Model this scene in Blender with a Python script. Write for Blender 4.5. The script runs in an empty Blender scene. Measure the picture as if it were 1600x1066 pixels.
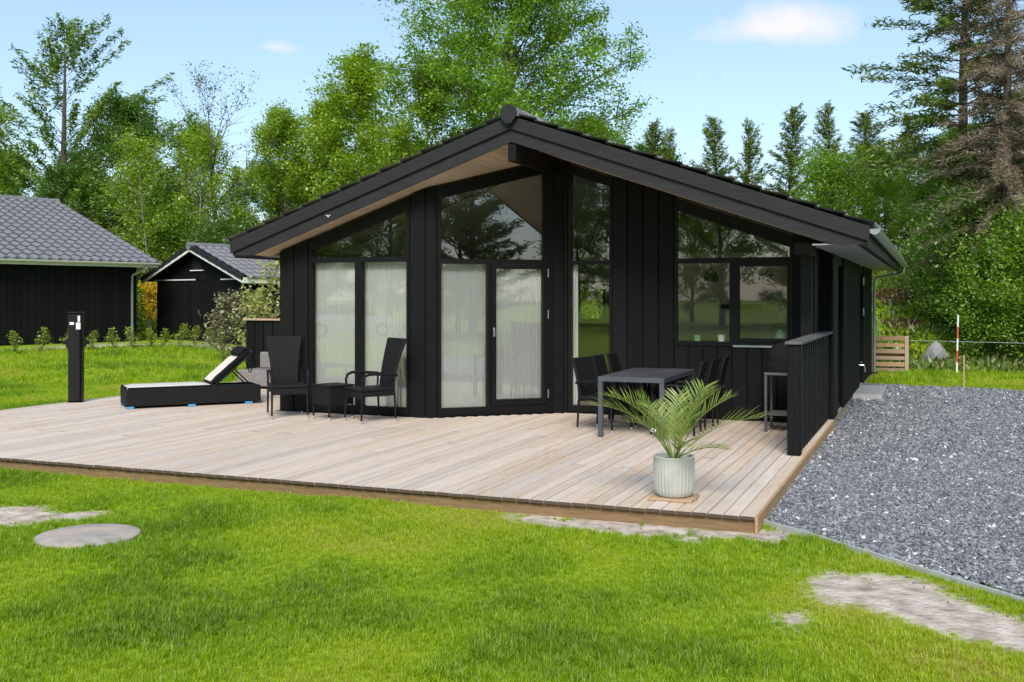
import bpy, bmesh, math, random
import numpy as np
from mathutils import Vector, Matrix

# ------------------------------------------------------------------ camera, sky, sun, exposure
S = bpy.context.scene
COL = S.collection
TH = math.atan(658 / 1620.0)
cam = bpy.data.cameras.new('camera')
camo = bpy.data.objects.new('camera', cam)
COL.objects.link(camo)
camo.location = (0, 0, 1.65)
camo.rotation_euler = (math.radians(90), 0, TH)
cam.sensor_width = 36
cam.lens = 36 * 1620 / 1600
cam.shift_y = -69.5 / 1600
cam.clip_end = 2000
S.camera = camo
S.render.engine = 'CYCLES'
S.view_settings.view_transform = 'Standard'
S.view_settings.look = 'None'
S.view_settings.gamma = 1
S.view_settings.exposure = 0.95
S.view_settings.use_curve_mapping = False

SUN_EL, SUN_AZ = math.radians(41), math.radians(163)   # azimuth clockwise from +Y
sl = bpy.data.lights.new('sun', 'SUN')
sl.energy = 2.3
sl.angle = math.radians(26)
sl.color = (1, .955, .89)
so = bpy.data.objects.new('sun', sl)
COL.objects.link(so)
sd = Vector((math.sin(SUN_AZ) * math.cos(SUN_EL), math.cos(SUN_AZ) * math.cos(SUN_EL), math.sin(SUN_EL)))
so.rotation_euler = sd.to_track_quat('Z', 'Y').to_euler()
so.location = (0, 0, 30)

W = bpy.data.worlds.new('World')
S.world = W
W.use_nodes = True
wt = W.node_tree
wn, wl = wt.nodes, wt.links
wn.clear()
wout = wn.new('ShaderNodeOutputWorld')
bg = wn.new('ShaderNodeBackground')
bg.inputs['Strength'].default_value = 0.105
sky = wn.new('ShaderNodeTexSky')
sky.sky_type = 'NISHITA'
sky.sun_disc = False
sky.sun_elevation = SUN_EL
sky.sun_rotation = SUN_AZ
sky.air_density = 1.0
sky.dust_density = 1.0
sky.ozone_density = 1.6
tc = wn.new('ShaderNodeTexCoord')


def wmath(op, a, b=None, clamp=False):
    n = wn.new('ShaderNodeMath')
    n.operation = op
    n.use_clamp = clamp
    for i, v in enumerate((a, b)):
        if v is None: continue
        if isinstance(v, (int, float)): n.inputs[i].default_value = v
        else: wl.new(v, n.inputs[i])
    return n.outputs[0]


def wdot(v):
    n = wn.new('ShaderNodeVectorMath')
    n.operation = 'DOT_PRODUCT'
    wl.new(tc.outputs['Generated'], n.inputs[0])
    n.inputs[1].default_value = v
    return n.outputs['Value']


cn = wn.new('ShaderNodeTexNoise')
cn.inputs['Scale'].default_value = 14
cn.inputs['Detail'].default_value = 7
cn.inputs['Roughness'].default_value = .58
wl.new(tc.outputs['Generated'], cn.inputs['Vector'])
# thin high veil that whitens the blue evenly, then a handful of small fair-weather clouds
CL = [((-0.1447, 1.0206, 0.2565), .085, .021, .7), ((-.5879, .8405, .2404), .022, .008, .4), ((-.4392, .9009, .2875), .022, .006, .45),
      ((.9, .5, .3), .12, .03, .8), ((-.95, .1, .35), .12, .03, .7), ((.3, -.9, .35), .13, .035, .8),
      ((-.5, -.8, .28), .12, .03, .8), ((.8, -.5, .5), .14, .04, .7)]
mask = None
for d, w, h, a in CL:
    F = Vector(d).normalized()
    R = F.cross(Vector((0, 0, 1))).normalized()
    U = R.cross(F)
    f = wmath('MAXIMUM', wdot(F), .05)
    p = wmath('DIVIDE', wmath('DIVIDE', wdot(R), f), w)
    q = wmath('DIVIDE', wmath('DIVIDE', wdot(U), f), h)
    # flat base: the lower half falls off faster
    q2 = wmath('MULTIPLY', q, wmath('ADD', wmath('MULTIPLY', wmath('LESS_THAN', q, 0.0), .45), 1.0))
    r = wmath('SQRT', wmath('ADD', wmath('MULTIPLY', p, p), wmath('MULTIPLY', q2, q2)))
    r = wmath('ADD', r, wmath('MULTIPLY', wmath('SUBTRACT', cn.outputs['Fac'], .5), 2.4))
    m = wmath('MULTIPLY', wmath('SUBTRACT', 1.15, r, True), a)
    mask = m if mask is None else wmath('MAXIMUM', mask, m)
mask = wmath('MULTIPLY', mask, 1.5, True)
veil = wn.new('ShaderNodeMixRGB')
veil.inputs['Fac'].default_value = .30
wl.new(sky.outputs[0], veil.inputs[1])
veil.inputs[2].default_value = (3.0, 4.2, 5.6, 1)
cm = wn.new('ShaderNodeMixRGB')
wl.new(mask, cm.inputs['Fac'])
wl.new(veil.outputs[0], cm.inputs[1])
cm.inputs[2].default_value = (4.9, 4.75, 4.9, 1)
wl.new(cm.outputs[0], bg.inputs['Color'])
wl.new(bg.outputs[0], wout.inputs['Surface'])

# ------------------------------------------------------------------ helpers
rnd = random.Random(7)
NP = np.random.default_rng(11)


class G:
    """vertices and faces of one mesh"""
    def __init__(s): s.v, s.f = [], []

    def add(s, vs, fs):
        o = len(s.v)
        s.v += [tuple(map(float, v)) for v in vs]
        s.f += [tuple(i + o for i in f) for f in fs]
        return s

    def hexa(s, p):          # p: 8 points, bottom four then top four
        return s.add(p, [(0, 3, 2, 1), (4, 5, 6, 7), (0, 1, 5, 4), (1, 2, 6, 5), (2, 3, 7, 6), (3, 0, 4, 7)])

    def box(s, a, b):
        (x0, y0, z0), (x1, y1, z1) = a, b
        return s.hexa([(x0, y0, z0), (x1, y0, z0), (x1, y1, z0), (x0, y1, z0), (x0, y0, z1), (x1, y0, z1), (x1, y1, z1), (x0, y1, z1)])

    def cbox(s, a, b, c=.006):
        """box with chamfered edges"""
        lo, hi = np.minimum(a, b), np.maximum(a, b)
        bm = bmesh.new()
        bmesh.ops.create_cube(bm, size=1)
        for v in bm.verts: v.co = Vector([(lo[i] + hi[i]) / 2 + v.co[i] * (hi[i] - lo[i]) for i in range(3)])
        bmesh.ops.bevel(bm, geom=bm.edges[:], offset=c, segments=1, affect='EDGES')
        bm.verts.index_update()
        s.add([v.co for v in bm.verts], [[v.index for v in f.verts] for f in bm.faces])
        bm.free()
        return s

    def prism(s, poly, ax, t0, t1):
        """poly in the two other axes, extruded along axis ax from t0 to t1"""
        def P(p, t):
            q = list(p)
            q.insert(ax, t)
            return q
        n = len(poly)
        vs = [P(p, t0) for p in poly] + [P(p, t1) for p in poly]
        return s.add(vs, [tuple(range(n))[::-1], tuple(range(n, 2 * n))] + [(i, (i + 1) % n, n + (i + 1) % n, n + i) for i in range(n)])

    def tube(s, pts, r, n=8, cap=True):
        pts = [Vector(p) for p in pts]
        rs = r if isinstance(r, (list, tuple)) else [r] * len(pts)
        vs, fs = [], []
        up = None
        for i, p in enumerate(pts):
            t = (pts[min(i + 1, len(pts) - 1)] - pts[max(i - 1, 0)]).normalized()
            if up is None:
                up = t.orthogonal().normalized()
            a = (up - t * up.dot(t))
            a = a.normalized() if a.length > 1e-6 else t.orthogonal().normalized()
            up = a
            b = t.cross(a)
            for k in range(n):
                q = 2 * math.pi * k / n
                vs.append(p + (a * math.cos(q) + b * math.sin(q)) * rs[i])
        for i in range(len(pts) - 1):
            for k in range(n):
                fs.append((i * n + k, i * n + (k + 1) % n, (i + 1) * n + (k + 1) % n, (i + 1) * n + k))
        if cap:
            fs.append(tuple(range(n))[::-1])
            fs.append(tuple(range((len(pts) - 1) * n, len(pts) * n)))
        return s.add(vs, fs)

    def lathe(s, prof, n=32, c=(0, 0, 0), rf=None):
        vs, fs = [], []
        for r, z in prof:
            for k in range(n):
                q = 2 * math.pi * k / n
                rr = r * (rf(k, z) if rf else 1)
                vs.append((c[0] + rr * math.cos(q), c[1] + rr * math.sin(q), c[2] + z))
        m = len(prof)
        for i in range(m - 1):
            for k in range(n):
                fs.append((i * n + k, i * n + (k + 1) % n, (i + 1) * n + (k + 1) % n, (i + 1) * n + k))
        fs.append(tuple(range(n))[::-1])
        fs.append(tuple(range((m - 1) * n, m * n)))
        return s.add(vs, fs)

    def xf(s, M):
        s.v = [tuple(M @ Vector(v)) for v in s.v]
        return s


FO = {}


def npmesh(name, v, f, smooth=False, attrs=None):
    """fast mesh from an (n,3) array and an (m,4) or (m,3) array"""
    me = bpy.data.meshes.new(name)
    v = np.asarray(v, np.float32)
    f = np.asarray(f, np.int32)
    me.vertices.add(len(v))
    me.vertices.foreach_set('co', v.ravel())
    if len(f):
        k = f.shape[1]
        me.loops.add(f.size)
        me.loops.foreach_set('vertex_index', f.ravel())
        me.polygons.add(len(f))
        me.polygons.foreach_set('loop_start', np.arange(0, f.size, k, dtype=np.int32))
        if smooth: me.polygons.foreach_set('use_smooth', np.ones(len(f), bool))
    for an, (ty, arr) in (attrs or {}).items():
        a = me.attributes.new(an, ty, 'POINT')
        a.data.foreach_set('vector' if ty == 'FLOAT_VECTOR' else 'value', np.asarray(arr, np.int32 if ty == 'INT' else np.float32).ravel())
    me.update(calc_edges=True)
    return me


def gmesh(name, g, smooth=None, recalc=True):
    me = bpy.data.meshes.new(name)
    me.from_pydata(g.v, [], g.f)
    if recalc:
        bm = bmesh.new()
        bm.from_mesh(me)
        bmesh.ops.recalc_face_normals(bm, faces=bm.faces[:])
        bm.to_mesh(me)
        bm.free()
    if smooth:
        for p in me.polygons: p.use_smooth = True
        me.set_sharp_from_angle(angle=math.radians(smooth))
    return me


def props(o, label=None, cat=None, group=None, kind=None):
    for k, v in (('label', label), ('category', cat), ('group', group), ('kind', kind)):
        if v: o[k] = v
    return o


def root(name, label, cat, loc=(0, 0, 0), rz=0, group=None, world=False):
    o = bpy.data.objects.new(name, None)
    o.empty_display_size = .2
    COL.objects.link(o)
    o.location = loc
    o.rotation_euler = (0, 0, rz)
    FO[o] = Vector(loc) if world else Vector((0, 0, 0))
    return props(o, label, cat, group)


def link(name, me, mat, parent=None, at=(0, 0, 0), rot=None, kind=None):
    """link mesh me; at is given in the frame of the thing"""
    o = bpy.data.objects.new(name, me)
    COL.objects.link(o)
    if mat and not me.materials: me.materials.append(mat)
    at = Vector(at)
    o.location = at - (FO[parent] if parent else Vector((0, 0, 0)))
    if rot: o.rotation_euler = rot
    if parent: o.parent = parent
    FO[o] = at
    return props(o, kind=kind)


def put(name, g, mat, parent=None, smooth=None, kind=None, recalc=True):
    """mesh from g (frame coordinates), its origin at the middle of its base"""
    a = np.array(g.v)
    lo, hi = a.min(0), a.max(0)
    c = np.array(((lo[0] + hi[0]) / 2, (lo[1] + hi[1]) / 2, lo[2]))
    g.v = [tuple(p) for p in (a - c)]
    return link(name, gmesh(name, g, smooth, recalc), mat, parent, c, kind=kind)


def copy_tree(o, parent=None):
    c = o.copy()
    COL.objects.link(c)
    c.parent = parent
    for ch in o.children: copy_tree(ch, c)
    return c


# ------------------------------------------------------------------ materials
def newmat(name):
    m = bpy.data.materials.new(name)
    m.use_nodes = True
    m.node_tree.nodes.clear()
    return m, m.node_tree.nodes, m.node_tree.links


def surf(name, c1, c2=None, rough=.6, scale=6, stretch=(1, 1, 1), bump=.2, bscale=None, objvar=0., metal=0., spec=.5, detail=5, c3=None, bdist=.004, big=None):
    """base colour varied by stretched noise, fine bump, and a tone of its own for each object"""
    m, n, l = newmat(name)
    out = n.new('ShaderNodeOutputMaterial')
    b = n.new('ShaderNodeBsdfPrincipled')
    l.new(b.outputs[0], out.inputs['Surface'])
    b.inputs['Roughness'].default_value = rough
    b.inputs['Metallic'].default_value = metal
    b.inputs['Specular IOR Level'].default_value = spec
    t = n.new('ShaderNodeTexCoord')
    oi = n.new('ShaderNodeObjectInfo')
    mp = n.new('ShaderNodeMapping')
    mp.inputs['Scale'].default_value = stretch
    l.new(t.outputs['Object'], mp.inputs['Vector'])
    off = n.new('ShaderNodeVectorMath')
    off.operation = 'MULTIPLY_ADD'
    l.new(oi.outputs['Random'], off.inputs[0])
    off.inputs[1].default_value = (37, 53, 71)
    l.new(mp.outputs[0], off.inputs[2])
    nz = n.new('ShaderNodeTexNoise')
    nz.inputs['Scale'].default_value = scale
    nz.inputs['Detail'].default_value = detail
    nz.inputs['Roughness'].default_value = .6
    l.new(off.outputs[0], nz.inputs['Vector'])
    cr = n.new('ShaderNodeValToRGB')
    c2 = c2 or tuple(x * .7 for x in c1)
    cr.color_ramp.elements[0].position = .3
    cr.color_ramp.elements[1].position = .7
    cr.color_ramp.elements[0].color = (*c2, 1)
    cr.color_ramp.elements[1].color = (*c1, 1)
    l.new(nz.outputs['Fac'], cr.inputs['Fac'])
    col = cr.outputs[0]
    if c3:
        n2 = n.new('ShaderNodeTexNoise')
        n2.inputs['Scale'].default_value = big or scale * .2
        n2.inputs['Detail'].default_value = 3
        l.new(off.outputs[0], n2.inputs['Vector'])
        r2 = n.new('ShaderNodeValToRGB')
        r2.color_ramp.elements[0].position = .45
        r2.color_ramp.elements[1].position = .68
        l.new(n2.outputs['Fac'], r2.inputs['Fac'])
        mx = n.new('ShaderNodeMixRGB')
        l.new(r2.outputs[0], mx.inputs['Fac'])
        l.new(col, mx.inputs[1])
        mx.inputs[2].default_value = (*c3, 1)
        col = mx.outputs[0]
    if objvar:
        hv = n.new('ShaderNodeHueSaturation')
        mr = n.new('ShaderNodeMapRange')
        mr.inputs['To Min'].default_value = 1 - objvar
        mr.inputs['To Max'].default_value = 1 + objvar
        l.new(oi.outputs['Random'], mr.inputs['Value'])
        l.new(mr.outputs[0], hv.inputs['Value'])
        wn2 = n.new('ShaderNodeTexWhiteNoise')
        wn2.noise_dimensions = '1D'
        l.new(oi.outputs['Random'], wn2.inputs['W'])
        ms = n.new('ShaderNodeMapRange')
        ms.inputs['To Min'].default_value = 1 - objvar * 1.6
        ms.inputs['To Max'].default_value = 1 + objvar * 1.6
        l.new(wn2.outputs['Value'], ms.inputs['Value'])
        l.new(ms.outputs[0], hv.inputs['Saturation'])
        l.new(col, hv.inputs['Color'])
        col = hv.outputs[0]
    l.new(col, b.inputs['Base Color'])
    if bump:
        nb = n.new('ShaderNodeTexNoise')
        nb.inputs['Scale'].default_value = bscale or scale * 3
        nb.inputs['Detail'].default_value = 6
        l.new(off.outputs[0], nb.inputs['Vector'])
        bp = n.new('ShaderNodeBump')
        bp.inputs['Strength'].default_value = bump
        bp.inputs['Distance'].default_value = bdist
        l.new(nb.outputs['Fac'], bp.inputs['Height'])
        l.new(bp.outputs[0], b.inputs['Normal'])
    return m


def wicker(name, c1, c2, sc=60):
    m, n, l = newmat(name)
    out = n.new('ShaderNodeOutputMaterial')
    b = n.new('ShaderNodeBsdfPrincipled')
    b.inputs['Roughness'].default_value = .6
    b.inputs['Specular IOR Level'].default_value = .15
    l.new(b.outputs[0], out.inputs['Surface'])
    t = n.new('ShaderNodeTexCoord')
    ws = []
    for d in 'XZ':
        w = n.new('ShaderNodeTexWave')
        w.bands_direction = d
        w.inputs['Scale'].default_value = sc * (.5 if d == 'X' else 1) / 3
        w.inputs['Distortion'].default_value = .4
        l.new(t.outputs['Object'], w.inputs['Vector'])
        ws.append(w.outputs['Fac'])
    mx = n.new('ShaderNodeMath')
    mx.operation = 'MULTIPLY'
    l.new(ws[0], mx.inputs[0])
    l.new(ws[1], mx.inputs[1])
    nz = n.new('ShaderNodeTexNoise')
    nz.inputs['Scale'].default_value = 25
    l.new(t.outputs['Object'], nz.inputs['Vector'])
    cr = n.new('ShaderNodeMixRGB')
    cr.inputs[1].default_value = (*c2, 1)
    cr.inputs[2].default_value = (*c1, 1)
    l.new(nz.outputs['Fac'], cr.inputs['Fac'])
    l.new(cr.outputs[0], b.inputs['Base Color'])
    bp = n.new('ShaderNodeBump')
    bp.inputs['Strength'].default_value = .7
    bp.inputs['Distance'].default_value = .006
    l.new(mx.outputs[0], bp.inputs['Height'])
    l.new(bp.outputs[0], b.inputs['Normal'])
    return m


def leafmat(name, cols, trans=.35, inst=False, gloss=.06):
    """leaf colour picked along a ramp by each leaf's own tint"""
    m, n, l = newmat(name)
    out = n.new('ShaderNodeOutputMaterial')
    at = n.new('ShaderNodeAttribute')
    at.attribute_name = 'tint'
    if inst: at.attribute_type = 'INSTANCER'
    cr = n.new('ShaderNodeValToRGB')
    e = cr.color_ramp.elements
    while len(e) < len(cols): e.new(.5)
    for i, c in enumerate(cols):
        e[i].position = i / (len(cols) - 1)
        e[i].color = (*c, 1)
    l.new(at.outputs['Fac'], cr.inputs['Fac'])
    d = n.new('ShaderNodeBsdfDiffuse')
    tr = n.new('ShaderNodeBsdfTranslucent')
    hs = n.new('ShaderNodeHueSaturation')
    hs.inputs['Value'].default_value = 1.3
    hs.inputs['Saturation'].default_value = 1.05
    l.new(cr.outputs[0], d.inputs['Color'])
    l.new(cr.outputs[0], hs.inputs['Color'])
    l.new(hs.outputs[0], tr.inputs['Color'])
    mx = n.new('ShaderNodeMixShader')
    mx.inputs['Fac'].default_value = trans
    l.new(d.outputs[0], mx.inputs[1])
    l.new(tr.outputs[0], mx.inputs[2])
    gl = n.new('ShaderNodeBsdfGlossy')
    gl.inputs['Roughness'].default_value = .45
    m2 = n.new('ShaderNodeMixShader')
    m2.inputs['Fac'].default_value = gloss
    l.new(mx.outputs[0], m2.inputs[1])
    l.new(gl.outputs[0], m2.inputs[2])
    l.new(m2.outputs[0], out.inputs['Surface'])
    return m


def glassmat(name, base=.07, tint=(.985, .99, .985)):
    m, n, l = newmat(name)
    out = n.new('ShaderNodeOutputMaterial')
    tr = n.new('ShaderNodeBsdfTransparent')
    tr.inputs[0].default_value = (*tint, 1)
    gl = n.new('ShaderNodeBsdfGlossy')
    gl.inputs['Roughness'].default_value = 0.004
    fr = n.new('ShaderNodeFresnel')
    fr.inputs['IOR'].default_value = 1.5
    ad = n.new('ShaderNodeMath')
    ad.use_clamp = True
    ad.inputs[1].default_value = base
    l.new(fr.outputs[0], ad.inputs[0])
    mx = n.new('ShaderNodeMixShader')
    l.new(ad.outputs[0], mx.inputs['Fac'])
    l.new(tr.outputs[0], mx.inputs[1])
    l.new(gl.outputs[0], mx.inputs[2])
    # faint waviness of float glass
    nz = n.new('ShaderNodeTexNoise')
    nz.inputs['Scale'].default_value = .9
    t = n.new('ShaderNodeTexCoord')
    l.new(t.outputs['Object'], nz.inputs['Vector'])
    bp = n.new('ShaderNodeBump')
    bp.inputs['Strength'].default_value = .015
    bp.inputs['Distance'].default_value = .05
    l.new(nz.outputs['Fac'], bp.inputs['Height'])
    l.new(bp.outputs[0], gl.inputs['Normal'])
    l.new(mx.outputs[0], out.inputs['Surface'])
    return m


def clothmat(name, col, tr=.4):
    m, n, l = newmat(name)
    out = n.new('ShaderNodeOutputMaterial')
    d = n.new('ShaderNodeBsdfDiffuse')
    t = n.new('ShaderNodeBsdfTranslucent')
    d.inputs[0].default_value = t.inputs[0].default_value = (*col, 1)
    mx = n.new('ShaderNodeMixShader')
    mx.inputs[0].default_value = tr
    l.new(d.outputs[0], mx.inputs[1])
    l.new(t.outputs[0], mx.inputs[2])
    l.new(mx.outputs[0], out.inputs['Surface'])
    return m


BLK = surf('black_stained_wood', (.0078, .0078, .0083), (.0038, .0038, .0042), .6, 9, (6, 6, .5), .5, 22, .25, spec=.16)
BARGE = surf('black_stained_fascia', (.026, .026, .0272), (.015, .015, .016), .6, 7, (.6, 6, 6), .5, 20, .12, spec=.22)
FRAME = surf('black_window_frame', (.006, .006, .0065), (.0045, .0045, .005), .45, 12, (1, 1, 1), .05, 60, spec=.2)
DECKM = surf('weathered_larch', (.60, .49, .385), (.45, .35, .265), .75, 5, (14, .8, 14), .45, 14, .10, c3=(.55, .48, .41), big=1.1, spec=.25)
nt = DECKM.node_tree
gn, tr_, sx_, ab, gt_, mx_ = (nt.nodes.new(q) for q in ('ShaderNodeNewGeometry', 'ShaderNodeVectorTransform', 'ShaderNodeSeparateXYZ', 'ShaderNodeMath', 'ShaderNodeMath', 'ShaderNodeMixRGB'))
tr_.vector_type, tr_.convert_from, tr_.convert_to = 'NORMAL', 'WORLD', 'OBJECT'
ab.operation, gt_.operation = 'ABSOLUTE', 'GREATER_THAN'
gt_.inputs[1].default_value = .6
mx_.inputs[2].default_value = (.085, .062, .045, 1)           # weathered end grain
pb = [q for q in nt.nodes if q.type == 'BSDF_PRINCIPLED'][0]
src = pb.inputs['Base Color'].links[0].from_socket
for a_, b_ in ((gn.outputs['True Normal'], tr_.inputs[0]), (tr_.outputs[0], sx_.inputs[0]), (sx_.outputs['Y'], ab.inputs[0]), (ab.outputs[0], gt_.inputs[0]), (gt_.outputs[0], mx_.inputs[0]), (src, mx_.inputs[1]), (mx_.outputs[0], pb.inputs['Base Color'])): nt.links.new(a_, b_)
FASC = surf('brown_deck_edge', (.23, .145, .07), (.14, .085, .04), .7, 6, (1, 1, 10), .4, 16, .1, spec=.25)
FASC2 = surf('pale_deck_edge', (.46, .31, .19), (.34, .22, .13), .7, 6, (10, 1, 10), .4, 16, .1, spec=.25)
SOFF = surf('pine_soffit', (.66, .50, .365), (.58, .43, .305), .5, 5, (10, .6, 10), .15, 14, .1, spec=.35)
GREYS = surf('grey_soffit', (.30, .31, .31), (.24, .25, .25), .6, 4, (1, 1, 1), .1)
ZINC = surf('zinc', (.42, .46, .48), (.30, .34, .36), .38, 7, (1, 1, 1), .08, 30, metal=.75)
TILE = surf('grey_concrete_tile', (.185, .183, .198), (.14, .14, .152), .6, 3, (1, 1, 1), .3, 60, spec=.3, c3=(.165, .165, .175))
TILE2 = surf('dark_concrete_tile', (.20, .20, .205), (.13, .13, .135), .6, 3, (1, 1, 1), .3, 60, spec=.3, c3=(.26, .26, .24), big=2.5)
WHITE = surf('white_paint', (.72, .74, .70), (.60, .63, .58), .5, 5, (1, 1, 1), .05)
CREAM = surf('interior_plaster', (.72, .70, .66), (.68, .66, .62), .8, 2)
IFLOOR = surf('interior_floor', (.25, .17, .10), (.2, .13, .08), .5, 4, (8, .6, 1))
GLASS = glassmat('window_glass', .07)
GLASSD = glassmat('window_glass_clear', .03)
CURT = clothmat('sheer_curtain', (.97, .98, .94), .12)
METAL = surf('steel_handle', (.6, .6, .6), (.5, .5, .5), .3, 8, metal=.9, bump=0)
WICK = wicker('black_wicker', (.013, .013, .014), (.0075, .0075, .008))
WICKG = wicker('grey_wicker', (.27, .25, .235), (.13, .12, .115), 40)
BMET = surf('black_powder_coat', (.008, .008, .009), (.006, .006, .0065), .4, 20, bump=.05, spec=.3)
TABM = surf('dark_grey_aluminium', (.085, .092, .10), (.065, .07, .078), .45, 8, bump=.1, metal=.2)
SLATE = surf('table_slat', (.058, .060, .062), (.036, .037, .039), .6, 8, (8, 1, 1), .3, objvar=.2)
FOOT = surf('steel_foot', (.62, .60, .57), (.5, .48, .45), .3, 8, metal=.6, bump=0)
FABB = surf('black_fabric', (.010, .010, .011), (.006, .006, .0065), .9, 60, bump=.3, spec=.15)
CUSH = surf('cream_fabric', (.62, .58, .50), (.52, .48, .42), .85, 40, bump=.3)
BLUE = surf('blue_pad', (.06, .33, .62), (.05, .27, .52), .6, 10)
CONC = surf('concrete', (.37, .335, .29), (.25, .225, .195), .85, 10, (1, 1, 1), .6, 60, c3=(.42, .33, .26), big=4)
POTM = surf('stone_grey_pot', (.44, .45, .41), (.36, .37, .34), .7, 9, (1, 1, 1), .25, 90)
SOIL = surf('potting_soil', (.06, .035, .02), (.03, .018, .01), .9, 30, bump=.9, bdist=.02)
BARK = surf('bark', (.12, .09, .07), (.055, .042, .034), .85, 8, (4, 4, .8), .9, 20, bdist=.02)
BARKP = surf('pale_bark', (.38, .36, .32), (.20, .19, .17), .8, 6, (3, 3, 1), .5, 16, bdist=.01)
PALLET = surf('raw_pine', (.40, .27, .17), (.30, .19, .11), .75, 6, (1, 10, 10), .3, objvar=.15)
STONE = surf('boulder_stone', (.30, .30, .31), (.16, .16, .165), .8, 5, bump=.7, bdist=.02)
REDP = surf('red_paint', (.55, .09, .05), (.45, .07, .04), .5, 8)
STICK = surf('white_sticker', (.8, .8, .8), (.75, .75, .75), .4, 8, bump=0)
CARP = surf('white_car_paint', (.8, .8, .8), (.78, .78, .78), .25, 3, bump=0)
RUBB = surf('rubber', (.02, .02, .02), (.015, .015, .015), .8, 10)
CARGL = surf('car_glass', (.02, .022, .024), (.018, .02, .022), .08, 3, bump=0)
POND = surf('pendant_black', (.01, .01, .01), (.008, .008, .008), .3, 5, bump=0)
CERG = surf('green_ceramic', (.25, .42, .33), (.2, .36, .28), .25, 5, bump=0)
CERW = surf('white_ceramic', (.75, .76, .74), (.7, .7, .68), .3, 5, bump=0)

# ------------------------------------------------------------------ value noise and the lie of the land
_perm = NP.random((256, 256)).astype(np.float32)


def vn(x, y, s):
    x, y = np.asarray(x) * s + 1000, np.asarray(y) * s + 1000
    xi, yi = np.floor(x).astype(int), np.floor(y).astype(int)
    fx, fy = x - xi, y - yi
    fx, fy = fx * fx * (3 - 2 * fx), fy * fy * (3 - 2 * fy)
    p = lambda a, b: _perm[a % 256, b % 256]
    return (p(xi, yi) * (1 - fx) + p(xi + 1, yi) * fx) * (1 - fy) + (p(xi, yi + 1) * (1 - fx) + p(xi + 1, yi + 1) * fx) * fy


def fbm(x, y, s, o=4):
    t, a = 0, 0
    for i in range(o):
        t = t + vn(x, y, s * 2 ** i) * .5 ** i
        a += .5 ** i
    return t / a


def sst(a, b, x):
    t = np.clip((np.asarray(x, float) - a) / (b - a), 0, 1)
    return t * t * (3 - 2 * t)


GZ = -.13


def ground(x, y):
    x, y = np.asarray(x, float), np.asarray(y, float)
    z = GZ + .32 * sst(-15, -24, x) * sst(5, 15, y)
    z = z + (3.2 * sst(27.5, 36, y) * sst(-7, -2, x))
    soft = sst(.4, 1.6, np.maximum(np.maximum(-12.6 - x, x + 1.2), np.maximum(7.8 - y, y - 24.6)))
    z = z + soft * .04 * (fbm(x, y, .5) - .5)
    far = sst(40, 70, np.hypot(x + 6, y - 14))
    return z + far * .5 * (vn(x, y, .03) - .4)


def inpoly(px, py, poly):
    px, py = np.asarray(px), np.asarray(py)
    c = np.zeros(px.shape, bool)
    n = len(poly)
    for i in range(n):
        (x0, y0), (x1, y1) = poly[i], poly[(i + 1) % n]
        if y0 == y1: continue
        c ^= ((y0 > py) != (y1 > py)) & (px < (x1 - x0) * (py - y0) / (y1 - y0) + x0)
    return c


def pdist(px, py, poly):
    """signed distance, positive inside"""
    px, py = np.asarray(px, float), np.asarray(py, float)
    d = np.full(px.shape, 1e9)
    n = len(poly)
    for i in range(n):
        (x0, y0), (x1, y1) = poly[i], poly[(i + 1) % n]
        dx, dy = x1 - x0, y1 - y0
        t = np.clip(((px - x0) * dx + (py - y0) * dy) / (dx * dx + dy * dy), 0, 1)
        d = np.minimum(d, np.hypot(px - x0 - t * dx, py - y0 - t * dy))
    return np.where(inpoly(px, py, poly), d, -d)


SAND = [[(-.80, 7.02), (-.62, 7.16), (-.43, 7.0), (-.07, 7.03), (.08, 6.82), (.5, 6.4), (1.0, 5.85), (.9, 5.2), (.46, 5.72), (.13, 5.74), (-.12, 5.83), (-.27, 6.05), (-.45, 6.22), (-.68, 6.55)],
        [(-3.2, 7.98), (-1.0, 8.02), (-1.05, 7.62), (-1.56, 7.46), (-2.3, 7.48), (-2.95, 7.64)],
        [(-9.2, 6.0), (-7.0, 6.6), (-6.39, 6.66), (-6.17, 6.43), (-6.56, 6.19), (-6.83, 5.75), (-8.5, 5.3)],
        [(-.86, 5.85), (-.71, 5.9), (-.58, 5.66), (-.64, 5.52), (-.79, 5.62)],
        [(-24.0, 20.0), (-22.6, 27.2), (-18.0, 26.2), (-19.5, 25.4), (-22.0, 25.6), (-23.0, 20.0)]]


def sandmask(x, y):
    j = (fbm(x, y, 3.0, 4) - .5)
    m = np.zeros(np.shape(x))
    for i, p in enumerate(SAND):
        w = .1 if i < 4 else .4
        m = np.maximum(m, sst(-w, w, pdist(x, y, p) + j * (.45 if i < 4 else .8)))
    return m


GRAVEL = [(-1.24, 8.21), (-.9, 7.93), (-.23, 7.29), (.5, 6.6), (1.4, 5.75), (3.0, 4.2), (6.0, 1.5), (9.5, 4), (9.5, 19.6), (5.0, 20.6), (1.6, 21.4), (.5, 21.75), (-1.0, 22.0), (-1.27, 22.0)]

# ------------------------------------------------------------------ ground, gravel
def axis(lo, hi, a, b, step, far):
    m = np.arange(a, b, step)
    l = a - np.geomspace(step, a - lo, far)
    r = b + np.geomspace(step, hi - b, far)
    return np.unique(np.concatenate((l, m, r)))


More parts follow.
